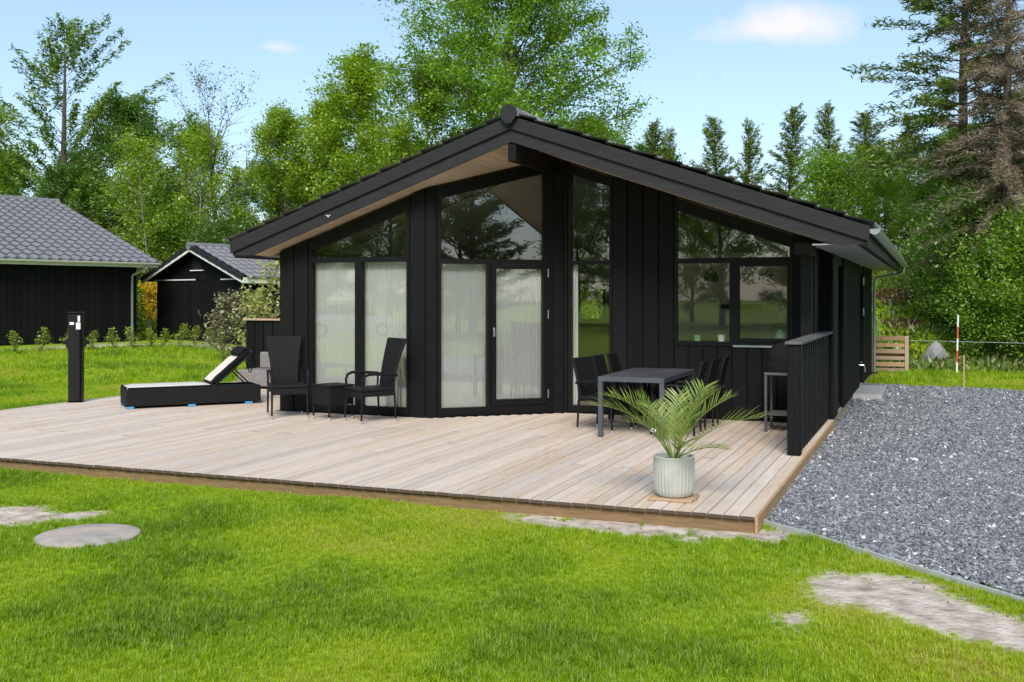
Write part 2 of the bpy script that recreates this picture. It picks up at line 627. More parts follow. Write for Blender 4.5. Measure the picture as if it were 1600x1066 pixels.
xs = axis(-420, 420, -14, 5, .11, 46)
ys = axis(-420, 420, 2.5, 12, .11, 60)
XX, YY = np.meshgrid(xs, ys, indexing='ij')
ZZ = ground(XX, YY)
nx, ny = XX.shape
ii = np.arange(nx * ny).reshape(nx, ny)
F = np.stack((ii[:-1, :-1], ii[1:, :-1], ii[1:, 1:], ii[:-1, 1:]), -1).reshape(-1, 4)
xr, yr = XX.ravel(), YY.ravel()
sm = sandmask(xr, yr)
me = npmesh('lawn', np.stack((xr, yr, ZZ.ravel()), 1), F, True, {'sand': ('FLOAT', sm)})
m, n, l = newmat('lawn_ground')
out = n.new('ShaderNodeOutputMaterial')
b = n.new('ShaderNodeBsdfPrincipled')
b.inputs['Roughness'].default_value = .9
b.inputs['Specular IOR Level'].default_value = .15
l.new(b.outputs[0], out.inputs[0])
geo = n.new('ShaderNodeNewGeometry')


def noise(sc, det=5, vec=None):
    q = n.new('ShaderNodeTexNoise')
    q.inputs['Scale'].default_value = sc
    q.inputs['Detail'].default_value = det
    l.new(vec or geo.outputs['Position'], q.inputs['Vector'])
    return q.outputs['Fac']


def ramp(fac, stops):
    r = n.new('ShaderNodeValToRGB')
    e = r.color_ramp.elements
    while len(e) < len(stops): e.new(.5)
    for i, (p, c) in enumerate(stops):
        e[i].position = p
        e[i].color = (*c, 1)
    l.new(fac, r.inputs['Fac'])
    return r.outputs[0]


def mixc(f, a, c):
    q = n.new('ShaderNodeMixRGB')
    l.new(f, q.inputs['Fac'])
    l.new(a, q.inputs[1])
    l.new(c, q.inputs[2])
    return q.outputs[0]


g1 = ramp(noise(1.1), [(.3, (.15, .25, .006)), (.5, (.215, .33, .006)), (.72, (.285, .38, .008))])
g2 = ramp(noise(28, 6), [(.3, (.09, .15, .006)), (.7, (.25, .36, .010))])
gm = n.new('ShaderNodeMixRGB')
gm.inputs['Fac'].default_value = .4
l.new(g1, gm.inputs[1])
l.new(g2, gm.inputs[2])
sc_ = ramp(noise(7, 8), [(.3, (.26, .20, .16)), (.5, (.46, .385, .32)), (.68, (.60, .52, .45))])
at = n.new('ShaderNodeAttribute')
at.attribute_name = 'sand'
l.new(mixc(at.outputs['Fac'], gm.outputs[0], sc_), b.inputs['Base Color'])
bp = n.new('ShaderNodeBump')
bp.inputs['Strength'].default_value = .8
bp.inputs['Distance'].default_value = .03
l.new(noise(24, 8), bp.inputs['Height'])
l.new(bp.outputs[0], b.inputs['Normal'])
lawn = link('lawn', me, m)
props(lawn, 'bright green lawn with bare sandy patches', None, None, 'structure')

# gravel sheet: finely divided and slightly uneven
gx, gy = np.meshgrid(np.arange(-1.4, 9.6, .16), np.arange(1.4, 22.2, .16), indexing='ij')
sdist = pdist(gx.ravel(), gy.ravel(), GRAVEL).reshape(gx.shape)
gz = GZ + .028 + .022 * (fbm(gx, gy, 1.2) - .5)
gz = np.where(sdist < .1, GZ + .018, gz)
ins = sdist > -.02
gi = np.arange(gx.size).reshape(gx.shape)
fc = np.stack((gi[:-1, :-1], gi[1:, :-1], gi[1:, 1:], gi[:-1, 1:]), -1).reshape(-1, 4)
ok = (ins[:-1, :-1] & ins[1:, :-1] & ins[1:, 1:] & ins[:-1, 1:]).ravel()
m, n, l = newmat('gravel_bed')
out = n.new('ShaderNodeOutputMaterial')
b = n.new('ShaderNodeBsdfPrincipled')
b.inputs['Roughness'].default_value = .75
l.new(b.outputs[0], out.inputs[0])
geo = n.new('ShaderNodeNewGeometry')
vo = n.new('ShaderNodeTexVoronoi')
vo.inputs['Scale'].default_value = 42
l.new(geo.outputs['Position'], vo.inputs['Vector'])
sp = n.new('ShaderNodeSeparateColor')
l.new(vo.outputs['Color'], sp.inputs[0])
l.new(ramp(sp.outputs[0], [(0, (.07, .075, .085)), (.5, (.20, .21, .225)), (.86, (.34, .35, .37)), (1, (.7, .69, .67))]), b.inputs['Base Color'])
bp = n.new('ShaderNodeBump')
bp.invert = True
bp.inputs['Strength'].default_value = 1
bp.inputs['Distance'].default_value = .015
l.new(vo.outputs['Distance'], bp.inputs['Height'])
l.new(bp.outputs[0], b.inputs['Normal'])
link('gravel_drive', npmesh('gravel_drive', np.stack((gx.ravel(), gy.ravel(), gz.ravel()), 1), fc[ok], True), m)
props(bpy.data.objects['gravel_drive'], 'grey gravel drive along the right side of the house', None, None, 'structure')

# steel edging between lawn and gravel
eg = G()
ep = GRAVEL[:7]
for (x0, y0), (x1, y1) in zip(ep[:-1], ep[1:]):
    d = Vector((x1 - x0, y1 - y0)).normalized()
    q = Vector((-d.y, d.x)) * .011
    eg.hexa([(x0 - q.x, y0 - q.y, GZ - .05), (x1 - q.x, y1 - q.y, GZ - .05), (x1 + q.x, y1 + q.y, GZ - .05), (x0 + q.x, y0 + q.y, GZ - .05),
             (x0 - q.x, y0 - q.y, GZ + .048), (x1 - q.x, y1 - q.y, GZ + .048), (x1 + q.x, y1 + q.y, GZ + .048), (x0 + q.x, y0 + q.y, GZ + .048)])
EDGE = surf('pale_edging', (.43, .44, .43), (.33, .34, .33), .65, 6)
props(put('garden_edging', eg, EDGE), 'thin grey metal edging strip between lawn and gravel drive', 'edging')


# scattered instances (grass tufts, stones): points made here, instanced by geometry nodes
def scatter(name, pts, rz, tilt, scl, tint, var, protos, label, cat=None, kind='stuff'):
    me = npmesh(name, pts, np.zeros((0, 4)), attrs={'rotv': ('FLOAT_VECTOR', np.stack((tilt[:, 0], tilt[:, 1], rz), 1)), 'scl': ('FLOAT', scl), 'tint': ('FLOAT', tint), 'var': ('INT', var)})
    o = bpy.data.objects.new(name, me)
    COL.objects.link(o)
    ng = bpy.data.node_groups.new(name, 'GeometryNodeTree')
    ng.interface.new_socket('Geometry', in_out='INPUT', socket_type='NodeSocketGeometry')
    ng.interface.new_socket('Geometry', in_out='OUTPUT', socket_type='NodeSocketGeometry')
    nn, ll = ng.nodes, ng.links
    gi_, go_ = nn.new('NodeGroupInput'), nn.new('NodeGroupOutput')
    jn = nn.new('GeometryNodeJoinGeometry')

    def attr(a, ty):
        q = nn.new('GeometryNodeInputNamedAttribute')
        q.data_type = ty
        q.inputs['Name'].default_value = a
        return q.outputs['Attribute']
    for k, pr in enumerate(protos):
        ob = nn.new('GeometryNodeObjectInfo')
        ob.inputs['Object'].default_value = pr
        ob.inputs['As Instance'].default_value = True
        ip = nn.new('GeometryNodeInstanceOnPoints')
        cp = nn.new('FunctionNodeCompare')
        cp.data_type = 'INT'
        cp.operation = 'EQUAL'
        ii_ = [s for s in cp.inputs if s.type == 'INT']
        ll.new(attr('var', 'INT'), ii_[0])
        ii_[1].default_value = k
        ll.new(gi_.outputs[0], ip.inputs['Points'])
        ll.new(cp.outputs[0], ip.inputs['Selection'])
        ll.new(ob.outputs['Geometry'], ip.inputs['Instance'])
        ll.new(attr('rotv', 'FLOAT_VECTOR'), ip.inputs['Rotation'])
        ll.new(attr('scl', 'FLOAT'), ip.inputs['Scale'])
        ll.new(ip.outputs[0], jn.inputs[0])
    ll.new(jn.outputs[0], go_.inputs[0])
    md = o.modifiers.new('scatter', 'NODES')
    md.node_group = ng
    return props(o, label, cat, None, kind)


def grass_tuft(seed, nb, hh, spread):
    r = random.Random(seed)
    v, f, = [], []
    for _ in range(nb):
        a, q = r.uniform(0, 6.283), r.uniform(0, spread)
        x, y = q * math.cos(a), q * math.sin(a)
        h = hh * r.uniform(.55, 1.1)
        lean, la = r.uniform(.15, .75) * h, r.uniform(0, 6.283)
        w = r.uniform(.0016, .0028)
        wx, wy = -math.sin(la) * w, math.cos(la) * w
        o = len(v)
        for t, ww in ((0, 1), (.5, .85), (1, .08)):
            px, py, pz = x + math.cos(la) * lean * t * t, y + math.sin(la) * lean * t * t, h * t * (1 - .18 * t)
            v += [(px - wx * ww, py - wy * ww, pz), (px + wx * ww, py + wy * ww, pz)]
        f += [(o, o + 1, o + 3, o + 2), (o + 2, o + 3, o + 5, o + 4)]
    return bpy.data.objects.new('grass_tuft', npmesh('grass_tuft', v, f))


GRASSM = leafmat('grass_blade', [(.14, .25, .006), (.23, .37, .006), (.31, .44, .008), (.39, .47, .014), (.46, .42, .08)], .47, True, .03)
tufts = [grass_tuft(1, 14, .055, .028), grass_tuft(2, 16, .042, .03), grass_tuft(3, 12, .075, .03)]
for t in tufts: t.data.materials.append(GRASSM)
c_, s_ = math.cos(TH), math.sin(TH)


def cells(d0, d1, dens, margin):
    """random points in the ground wedge the camera can see (plus a margin), between two depths"""
    w = d1 * .5 + margin
    N = int((d1 - d0) * 2 * w * dens)
    d, q = NP.uniform(d0, d1, N), NP.uniform(-w, w, N)
    k = np.abs(q) < d * .5 + margin
    d, q = d[k], q[k]
    return q * c_ - d * s_, q * s_ + d * c_


P_ = []
for d0, d1, dens, mg, sc in ((4.0, 6.5, 2300, .9, .78), (6.5, 11.5, 1600, .9, .85), (11.5, 21, 420, 1, 1.25), (21, 40, 90, 1, 2.2)):
    x, y = cells(d0, d1, dens, mg)
    k = ~inpoly(x, y, GRAVEL) & ~((x > -12.62) & (x < -1.22) & (y > 7.86) & (y < 19.6)) & ~((x > -8.8) & (x < -1.25) & (y > 19) & (y < 24.5)) & (y < 29)
    k &= np.hypot(x + 5.784, y - 5.915) > .37
    k &= ~((x < -23) & (y > 20)) & ~((x < -19.5) & (y > 26.8))
    x, y = x[k], y[k]
    s = sandmask(x, y)
    dens_n = fbm(x, y, 1.6)
    k = (NP.random(len(x)) > s * 1.02 - .03 * (dens_n > .6)) & (NP.random(len(x)) < .55 + dens_n)
    # clumps survive inside the bare sand
    k |= (s > .5) & (vn(x, y, 3.3) > .80) & (NP.random(len(x)) < .6)
    x, y, s = x[k], y[k], s[k]
    P_.append((x, y, np.full(len(x), sc) * (1 - .35 * s)))
x, y, sc = (np.concatenate([p[i] for p in P_]) for i in range(3))
N = len(x)
big = fbm(x, y, .55)
lush = fbm(x + 40, y - 13, 1.5, 3)
tint = np.clip(.44 + (big - .5) * 1.2 - (lush - .5) * .95 + NP.normal(0, .13, N), 0, 1)
hs = sc * (.78 + .6 * np.clip((lush - .32) * 2, 0, 1)) * NP.uniform(.7, 1.15, N)
scatter('grass', np.stack((x, y, ground(x, y) - .004), 1), NP.uniform(0, 6.28, N), NP.normal(0, .12, (N, 2)), hs, tint, NP.integers(0, 3, N), tufts, 'short bright green grass of the lawn', 'grass')


def stone(seed):
    r = random.Random(seed)
    bm = bmesh.new()
    bmesh.ops.create_icosphere(bm, subdivisions=1, radius=1)
    for v in bm.verts: v.co = Vector((v.co.x * 1.25, v.co.y * .9, v.co.z * .6)) * r.uniform(.72, 1.12)
    me = bpy.data.meshes.new('gravel_stone')
    bm.to_mesh(me)
    bm.free()
    return bpy.data.objects.new('gravel_stone', me)


STM = leafmat('gravel_stone', [(.07, .075, .085), (.145, .153, .168), (.225, .233, .248), (.32, .33, .345), (.72, .70, .67)], 0, True, .05)
stones = [stone(i) for i in range(4)]
for t in stones: t.data.materials.append(STM)
P_ = []
for d0, d1, dens, mg, sc in ((4.5, 11, 1900, .8, .0125), (11, 16, 900, .6, .0165), (16, 24, 420, .6, .021)):
    x, y = cells(d0, d1, dens, mg)
    k = pdist(x, y, GRAVEL) > .015
    P_.append((x[k], y[k], np.full(k.sum(), sc)))
# a few stones kicked onto the lawn and deck edge
x = NP.uniform(-1.15, 1, 70)
y = 8.21 - (x + 1.24) * .93 - np.abs(NP.normal(0, .22, 70))
P_.append((x, y, np.full(70, .011)))
x, y, sc = (np.concatenate([p[i] for p in P_]) for i in range(3))
N = len(x)
scatter('gravel', np.stack((x, y, np.where(pdist(x, y, GRAVEL) > 0, GZ + .03 + .022 * (fbm(x, y, 1.2) - .5) + NP.uniform(0, .008, N), ground(x, y) + .004)), 1),
        NP.uniform(0, 6.28, N), NP.normal(0, .5, (N, 2)), sc * NP.lognormal(0, .3, N), np.clip(NP.beta(1.6, 2.6, N) * .82 + (NP.random(N) < .035) * .5, 0, 1), NP.integers(0, 4, N), stones, 'loose grey crushed stone on the drive', 'gravel')

# ------------------------------------------------------------------ timber deck
deck = root('wooden_deck', 'weathered pale larch terrace deck in front of the black house', 'deck', (-6.9, 11, GZ), world=True)
PITCH, BT = .1205, .028
XR, XL, YF = -1.238, -12.62, 7.87
BX, BY, CX_, CY_ = -6.4, 12.63, -4.87, 13.95


def deck_end(x):
    if x < -8.80: return 19.5
    if x < BX: return 12.60
    if x < CX_: return 12.60 + (x - BX) * (CY_ - BY) / (CX_ - BX)
    if x < -1.49: return 13.93
    return 14.52


nb = int((XR - XL) / PITCH)
for i in range(nb):
    x1 = XR - i * PITCH
    x0 = x1 - PITCH + .008
    ye = min(deck_end(x0), deck_end(x1))
    y = YF - rnd.uniform(0, .006)
    cuts = []
    q = YF + rnd.choice((1.8, 2.7, 3.6, 4.2, 4.8))
    while q < ye - .5:
        cuts.append(q)
        q += rnd.choice((3.6, 4.2, 4.8))
    for e in cuts + [ye]:
        dz = rnd.uniform(-.0015, .0015)
        put('deck_board', G().cbox((x0, y, -BT + dz), (x1, e - .003, dz), .003), DECKM, deck)
        y = e + .003
# joists and edge boards
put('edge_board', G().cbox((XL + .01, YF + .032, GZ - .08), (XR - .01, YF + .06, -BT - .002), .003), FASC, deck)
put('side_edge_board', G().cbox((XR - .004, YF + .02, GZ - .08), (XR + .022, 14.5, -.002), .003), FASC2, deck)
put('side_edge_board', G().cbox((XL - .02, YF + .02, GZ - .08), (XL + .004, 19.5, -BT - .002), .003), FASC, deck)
jm = G()
for k in range(20):
    yy = YF + .3 + k * .6
    jm.box((XL + .02, yy, -.12), (-8.8 if yy > 12.4 else XR - .02, yy + .045, -BT - .004))
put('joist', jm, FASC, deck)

# ------------------------------------------------------------------ the house
house = root('summer_house', 'black timber summer house with low pitched gable roof and tall windows', 'house', (-4.98, 18, GZ), world=True)
APX, SL = -4.98, .35


def zu(x): return 3.62 - SL * abs(x - APX)       # underside of the roof


class Wall:
    def __init__(s, o, e):
        s.o = Vector((*o, 0))
        d = Vector((e[0] - o[0], e[1] - o[1], 0))
        s.L = d.length
        s.u = d.normalized()
        s.n = Vector((s.u.y, -s.u.x, 0))

    def P(s, a, out, z):
        p = s.o + s.u * a + s.n * out
        return (p.x, p.y, z)

    def bar(s, g, a0, a1, z0, z1, o0, o1):
        if not isinstance(z1, (tuple, list)): z1 = (z1, z1)
        return g.hexa([s.P(a0, o1, z0), s.P(a1, o1, z0), s.P(a1, o0, z0), s.P(a0, o0, z0), s.P(a0, o1, z1[0]), s.P(a1, o1, z1[1]), s.P(a1, o0, z1[1]), s.P(a0, o0, z1[0])])

    def poly(s, g, pts, o0, o1):
        k = len(pts)
        return g.add([s.P(a, o0, z) for a, z in pts] + [s.P(a, o1, z) for a, z in pts],
                     [tuple(range(k)), tuple(range(k, 2 * k))[::-1]] + [(i, k + i, k + (i + 1) % k, (i + 1) % k) for i in range(k)])

    def roofz(s, a, d=0): return zu(s.P(a, 0, 0)[0]) - d

    def board(s, a0, a1, z0, z1, o0, t, parent, top=None):
        """one cladding board with eased edges; z1 None runs to the roof"""
        c = .006
        g = G()
        sec = [(a0, o0), (a0, o0 + t - c), (a0 + c, o0 + t), (a1 - c, o0 + t), (a1, o0 + t - c), (a1, o0)]
        zt = lambda a: z1 if z1 is not None else s.roofz(a, .012)
        k = len(sec)
        g.add([s.P(a, o, z0) for a, o in sec] + [s.P(a, o, zt(a)) for a, o in sec],
              [tuple(range(k)), tuple(range(k, 2 * k))[::-1]] + [(i, k + i, k + (i + 1) % k, (i + 1) % k) for i in range(k)])
        return put('board', g, BLK, parent)

    def clad(s, a0, a1, z0, z1, parent, w=.2, o0=0.0, t=.022, gap=.016):
        n = max(1, round((a1 - a0) / w))
        p = (a1 - a0) / n
        for i in range(n):
            s.board(a0 + i * p + gap / 2, a0 + (i + 1) * p - gap / 2, z0 + rnd.uniform(-.004, .004), z1, o0 + rnd.uniform(0, .004), t, parent)


WL = Wall((-8.75, BY), (BX, BY))
WD = Wall((BX, BY), (CX_, CY_))
WR = Wall((CX_, CY_), (-1.45, CY_))
WS1 = Wall((-1.45, CY_), (-1.45, 14.58))
WS = Wall((-1.3, 14.58), (-1.3, 24.3))
WW = Wall((-8.75, 24.3), (-8.75, BY))          # left side
WB = Wall((-1.3, 24.3), (-8.75, 24.3))         # back
TI = .12    # wall thickness behind the cladding plane


def shell(name, wall, pieces):
    g = G()
    for a0, a1, z0, z1 in pieces:
        if z1 is None: z1 = (wall.roofz(a0, .006), wall.roofz(a1, .006))
        wall.bar(g, a0, a1, z0, z1, -TI, -.003)
    return put(name, g, BLK, house)


# left front wall
w = shell('left_front_wall', WL, [(0, .50, -.06, None), (2.11, 2.35, -.06, None), (.50, 2.11, -.06, .02)])
WL.clad(.0, .49, -.05, None, w, .245)
WL.clad(2.12, 2.352, -.05, None, w, .23)
# angled door wall
w = shell('angled_front_wall', WD, [(0, .16, -.06, None), (1.85, 2.02, -.06, None), (.16, 1.85, -.06, .015)])
WD.clad(.0, .155, -.05, None, w, .155)
WD.clad(1.86, 2.015, -.05, None, w, .155)
# right front wall
w = shell('right_front_wall', WR, [(0, .07, -.06, None), (.715, 1.6, -.06, None), (1.6, 3.17, -.06, .985), (3.17, 3.42, -.06, None), (.07, .715, -.06, .02)])
WR.clad(0, .068, -.05, None, w, .1)
WR.clad(.72, 1.6, -.05, None, w, .2)
WR.clad(1.6, 3.17, -.05, .975, w, .2)
WR.clad(3.175, 3.425, -.05, None, w, .25)
# side walls
g = G()
WS1.bar(g, .1, WS1.L, -.06, 2.30, -TI, -.003)
w = put('recessed_side_wall', g, BLK, house)
WS1.clad(.0, WS1.L - .02, -.05, 2.28, w, .2)
SW0, SW1 = .92, 1.82           # tall side window
DY0, DY1 = 5.75, 6.65           # side door along the wall
g = G()
for a0, a1, z0, z1 in ((.02, SW0, -.02, 2.30), (SW0, SW1, -.02, .06), (SW0, SW1, 2.10, 2.30), (SW1, DY0, -.02, 2.30), (DY1, WS.L, -.02, 2.30), (DY0, DY1, 2.08, 2.30), (DY0, DY1, -.02, .02)): WS.bar(g, a0, a1, z0, z1, -.2, -.003)
w = put('right_side_wall', g, BLK, house)
WS.clad(0.0, .17, -.03, 2.29, w, .17, t=.05)
WS.clad(.34, .9, -.03, 2.29, w, .2, t=.04)
for a in np.arange(SW1 + .02, DY0 - .2, .24): WS.clad(a, a + .13, -.03, 2.29, w, .2, t=.045)
for a in np.arange(SW1 + .15, DY0 - .15, .24): WS.clad(a, a + .11, -.03, 2.29, w, .2, t=.018)
for a in np.arange(DY1 + .03, WS.L - .1, .24): WS.clad(a, a + .13, -.03, 2.29, w, .2, t=.045)
for a in np.arange(DY1 + .16, WS.L - .1, .24): WS.clad(a, a + .11, -.03, 2.29, w, .2, t=.018)
WS.clad(SW0, SW1, 2.11, 2.29, w, .2)
WS.clad(DY0 - .03, DY1 + .03, 2.09, 2.29, w, .2)
LW = ((3.6, 4.9, .9, 2.05), (7.2, 8.6, .9, 2.05))      # unseen windows added to let daylight in, left side wall (along, along, sill, head)
g = G()
q0 = 0
for a0, a1, z0, z1 in LW:
    WW.bar(g, q0, a0, -.06, 2.30, -TI, -.003)
    WW.bar(g, a0, a1, -.06, z0, -TI, -.003)
    WW.bar(g, a0, a1, z1, 2.30, -TI, -.003)
    q0 = a1
WW.bar(g, q0, WW.L - .125, -.06, 2.30, -TI, -.003)
w = put('left_side_wall', g, BLK, house)
q0 = 0
for a0, a1, z0, z1 in LW:
    WW.clad(q0, a0, -.05, 2.29, w, .24)
    WW.clad(a0, a1, -.05, z0 - .01, w, .24)
    WW.clad(a0, a1, z1 + .01, 2.29, w, .24)
    q0 = a1
WW.clad(q0, WW.L - .03, -.05, 2.29, w, .24)
g = G()
HB = ((-8.05, -7.35, 1.05, 2.02), (-4.6, -3.0, .2, 2.1))      # openings in the back wall; the second is added to light the room
zr = lambda x: zu(x) - .01
cut = [-8.63, -8.05, -7.35, APX, -4.6, -3.0, -1.42]
for xa, xb in zip(cut[:-1], cut[1:]):
    op = [h for h in HB if abs(h[0] - xa) < .01]
    for z0, za, zb in ([(-.06, op[0][2], op[0][2]), (op[0][3], zr(xa), zr(xb))] if op else [(-.06, zr(xa), zr(xb))]):
        g.hexa([(xa, 24.05, z0), (xb, 24.05, z0), (xb, 24.18, z0), (xa, 24.18, z0), (xa, 24.05, za), (xb, 24.05, zb), (xb, 24.18, zb), (xa, 24.18, za)])
put('back_wall', g, CREAM, house)
put('plinth', G().cbox((-1.42, 14.60, GZ - .1), (-1.283, 24.28, -.025), .004), CONC, house)


# windows: frame bars with real depth, panes set back inside them
def bars(wall, lst, o0=-.07, o1=.012):
    g = G()
    for q in lst:
        wall.bar(g, *q[:4], q[4] if len(q) > 4 else o0, q[5] if len(q) > 5 else o1)
    return g


def pane(wall, parent, pts, o=-.03, mat=None, name='pane'):
    g = G()
    wall.poly(g, pts, o - .006, o)
    return put(name, g, mat or GLASS, parent)


rz = lambda wall, a, d: wall.roofz(a, d)
# left bay
f = put('window', bars(WL, [(.50, .55, .02, (rz(WL, .50, .02), rz(WL, .55, .02))), (2.06, 2.11, .02, (rz(WL, 2.06, .02), rz(WL, 2.11, .02))), (.55, 2.06, .02, .125), (.55, 2.06, 2.13, 2.20), (1.25, 1.36, .125, 2.13)]), FRAME, house)
g = G()
WL.bar(g, .55, 2.06, rz(WL, .55, .19), (rz(WL, .55, .02), rz(WL, 2.06, .02)), -.07, .012)
g.v[0:4] = [WL.P(.55, .012, rz(WL, .55, .19)), WL.P(2.06, .012, rz(WL, 2.06, .19)), WL.P(2.06, -.07, rz(WL, 2.06, .19)), WL.P(.55, -.07, rz(WL, .55, .19))]
put('head_frame', g, FRAME, f)
pane(WL, f, [(.545, .12), (1.255, .12), (1.255, 2.135), (.545, 2.135)])
pane(WL, f, [(1.355, .12), (2.065, .12), (2.065, 2.135), (1.355, 2.135)])
pane(WL, f, [(.545, 2.195), (2.065, 2.195), (2.065, rz(WL, 2.065, .185)), (.545, rz(WL, .545, .185))])


def head(wall, a0, a1, d, parent, o0=-.07, o1=.012):
    g = G()
    wall.bar(g, a0, a1, 0, (rz(wall, a0, .02), rz(wall, a1, .02)), o0, o1)
    b0, b1 = rz(wall, a0, d), rz(wall, a1, d)
    g.v[0:4] = [wall.P(a0, o1, b0), wall.P(a1, o1, b1), wall.P(a1, o0, b1), wall.P(a0, o0, b0)]
    return put('head_frame', g, FRAME, parent)


# angled bay: fixed light, gable light and glazed door
f = put('window', bars(WD, [(.16, .22, .015, (rz(WD, .16, .02), rz(WD, .22, .02))), (1.775, 1.85, .015, (rz(WD, 1.775, .02), rz(WD, 1.85, .02))), (.22, 1.775, .015, .12), (.22, 1.775, 2.10, 2.17), (.876, .925, .12, 2.10), (1.71, 1.775, 2.17, (rz(WD, 1.71, .02), rz(WD, 1.775, .02)))]), FRAME, house)
head(WD, .22, 1.71, .19, f)
pane(WD, f, [(.215, .115), (.88, .115), (.88, 2.105), (.215, 2.105)])
pane(WD, f, [(.215, 2.165), (1.715, 2.165), (1.715, rz(WD, 1.715, .185)), (.215, rz(WD, .215, .185))])
d = put('terrace_door', bars(WD, [(.932, 1.005, .13, 2.092), (1.70, 1.768, .13, 2.092), (1.005, 1.70, .13, .215), (1.005, 1.70, 2.035, 2.092)], -.06, .022), FRAME, house)
pane(WD, d, [(1.0, .21), (1.705, .21), (1.705, 2.04), (1.0, 2.04)], -.02)
g = G()
WD.bar(g, .957, .981, 1.09, 1.22, .022, .03)
g.tube([WD.P(.969, .03, 1.19), WD.P(.969, .06, 1.19), WD.P(.969, .065, 1.10)], .009, 8)
put('handle', g, METAL, d, 40)
for z in (.28, 1.40, 1.98):
    put('hinge', G().tube([WD.P(1.773, .03, z - .06), WD.P(1.773, .03, z + .06)], .009, 8), METAL, d, 40)
# tall narrow window
f = put('window', bars(WR, [(.07, .115, .02, (rz(WR, .07, .02), rz(WR, .115, .02))), (.675, .715, .02, (rz(WR, .675, .02), rz(WR, .715, .02))), (.115, .675, .02, .11), (.115, .675, 2.10, 2.155)]), FRAME, house)
head(WR, .115, .675, .16, f)
pane(WR, f, [(.11, .105), (.68, .105), (.68, 2.105), (.11, 2.105)])
pane(WR, f, [(.11, 2.15), (.68, 2.15), (.68, rz(WR, .68, .155)), (.11, rz(WR, .11, .155))])
# kitchen window
f = put('window', bars(WR, [(1.6, 1.635, .985, (rz(WR, 1.6, .02), rz(WR, 1.635, .02))), (3.13, 3.17, .985, (rz(WR, 3.13, .02), rz(WR, 3.17, .02))), (1.635, 3.13, .985, 1.045), (1.635, 3.13, 2.10, 2.17), (2.345, 2.43, 1.045, 2.10)]), FRAME, house)
head(WR, 1.635, 3.13, .19, f)
pane(WR, f, [(1.63, 1.04), (2.35, 1.04), (2.35, 2.105), (1.63, 2.105)], mat=GLASSD)
pane(WR, f, [(1.63, 2.165), (3.135, 2.165), (3.135, rz(WR, 3.135, .185)), (1.63, rz(WR, 1.63, .185))])
s = put('sash', bars(WR, [(2.432, 2.475, 1.048, 2.098), (3.095, 3.128, 1.048, 2.098), (2.475, 3.095, 1.048, 1.095), (2.475, 3.095, 2.05, 2.098)], -.06, .024), FRAME, f)
pane(WR, f, [(2.47, 1.09), (3.10, 1.09), (3.10, 2.055), (2.47, 2.055)], -.02, GLASSD)
put('sill', bars(WR, [(2.40, 3.15, .978, 1.002, .024, .05)]), ZINC, f)
f = put('window', bars(WS, [(SW0, SW0 + .05, .06, 2.10), (SW1 - .05, SW1, .06, 2.10), (SW0 + .05, SW1 - .05, .06, .12), (SW0 + .05, SW1 - .05, 2.04, 2.10)], -.16, -.06), FRAME, house)
pane(WS, f, [(SW0 + .045, .115), (SW1 - .045, .115), (SW1 - .045, 2.045), (SW0 + .045, 2.045)], -.10)
# side door and its fittings
d = put('side_door', bars(WS, [(DY0 + .01, DY1 - .01, .03, 2.07)], -.14, -.09), FRAME, house)
put('door_frame', bars(WS, [(DY0 - .03, DY0 + .008, .02, 2.08), (DY1 - .008, DY1 + .03, .02, 2.08)], -.15, .03), FRAME, d)
g = G().tube([WS.P(DY0 + .1, -.09, 1.05), WS.P(DY0 + .1, -.02, 1.05), WS.P(DY0 + .22, -.02, 1.05)], .01, 8)
put('handle', g, METAL, d, 40)
for z in (1.35, 1.95): put('hinge', G().tube([WS.P(DY1 + .0, .045, z - .07), WS.P(DY1 + .0, .045, z + .07)], .014, 8), METAL, d, 40)
g = G()
WS.bar(g, 5.28, 5.34, .36, .44, .024, .035)
g.tube([WS.P(5.31, .03, .40), WS.P(5.31, .13, .40), WS.P(5.31, .145, .36), WS.P(5.31, .145, .28)], .017, 8)
g.tube([WS.P(5.25, .09, .455), WS.P(5.37, .09, .455)], .013, 6)
put('garden_tap', g, METAL, house, 40)

for a0, a1, z0, z1 in LW:  # frames and panes of the added, unseen daylight windows
    f = put('window', bars(WW, [(a0, a0 + .06, z0, z1), (a1 - .06, a1, z0, z1), (a0 + .06, a1 - .06, z0, z0 + .06), (a0 + .06, a1 - .06, z1 - .06, z1)]), FRAME, house)
    pane(WW, f, [(a0 + .055, z0 + .055), (a1 - .055, z0 + .055), (a1 - .055, z1 - .055), (a0 + .055, z1 - .055)])
for x0, x1, z0, z1 in HB:  # first back window belongs to the view, second is added to brighten the interior
    f = put('window', G().box((x0, 24.08, z0), (x0 + .06, 24.15, z1)).box((x1 - .06, 24.08, z0), (x1, 24.15, z1)).box((x0 + .06, 24.08, z0), (x1 - .06, 24.15, z0 + .06)).box((x0 + .06, 24.08, z1 - .06), (x1 - .06, 24.15, z1)), FRAME, house)
    put('pane', G().box((x0 + .055, 24.11, z0 + .055), (x1 - .055, 24.116, z1 - .055)), GLASS, f)
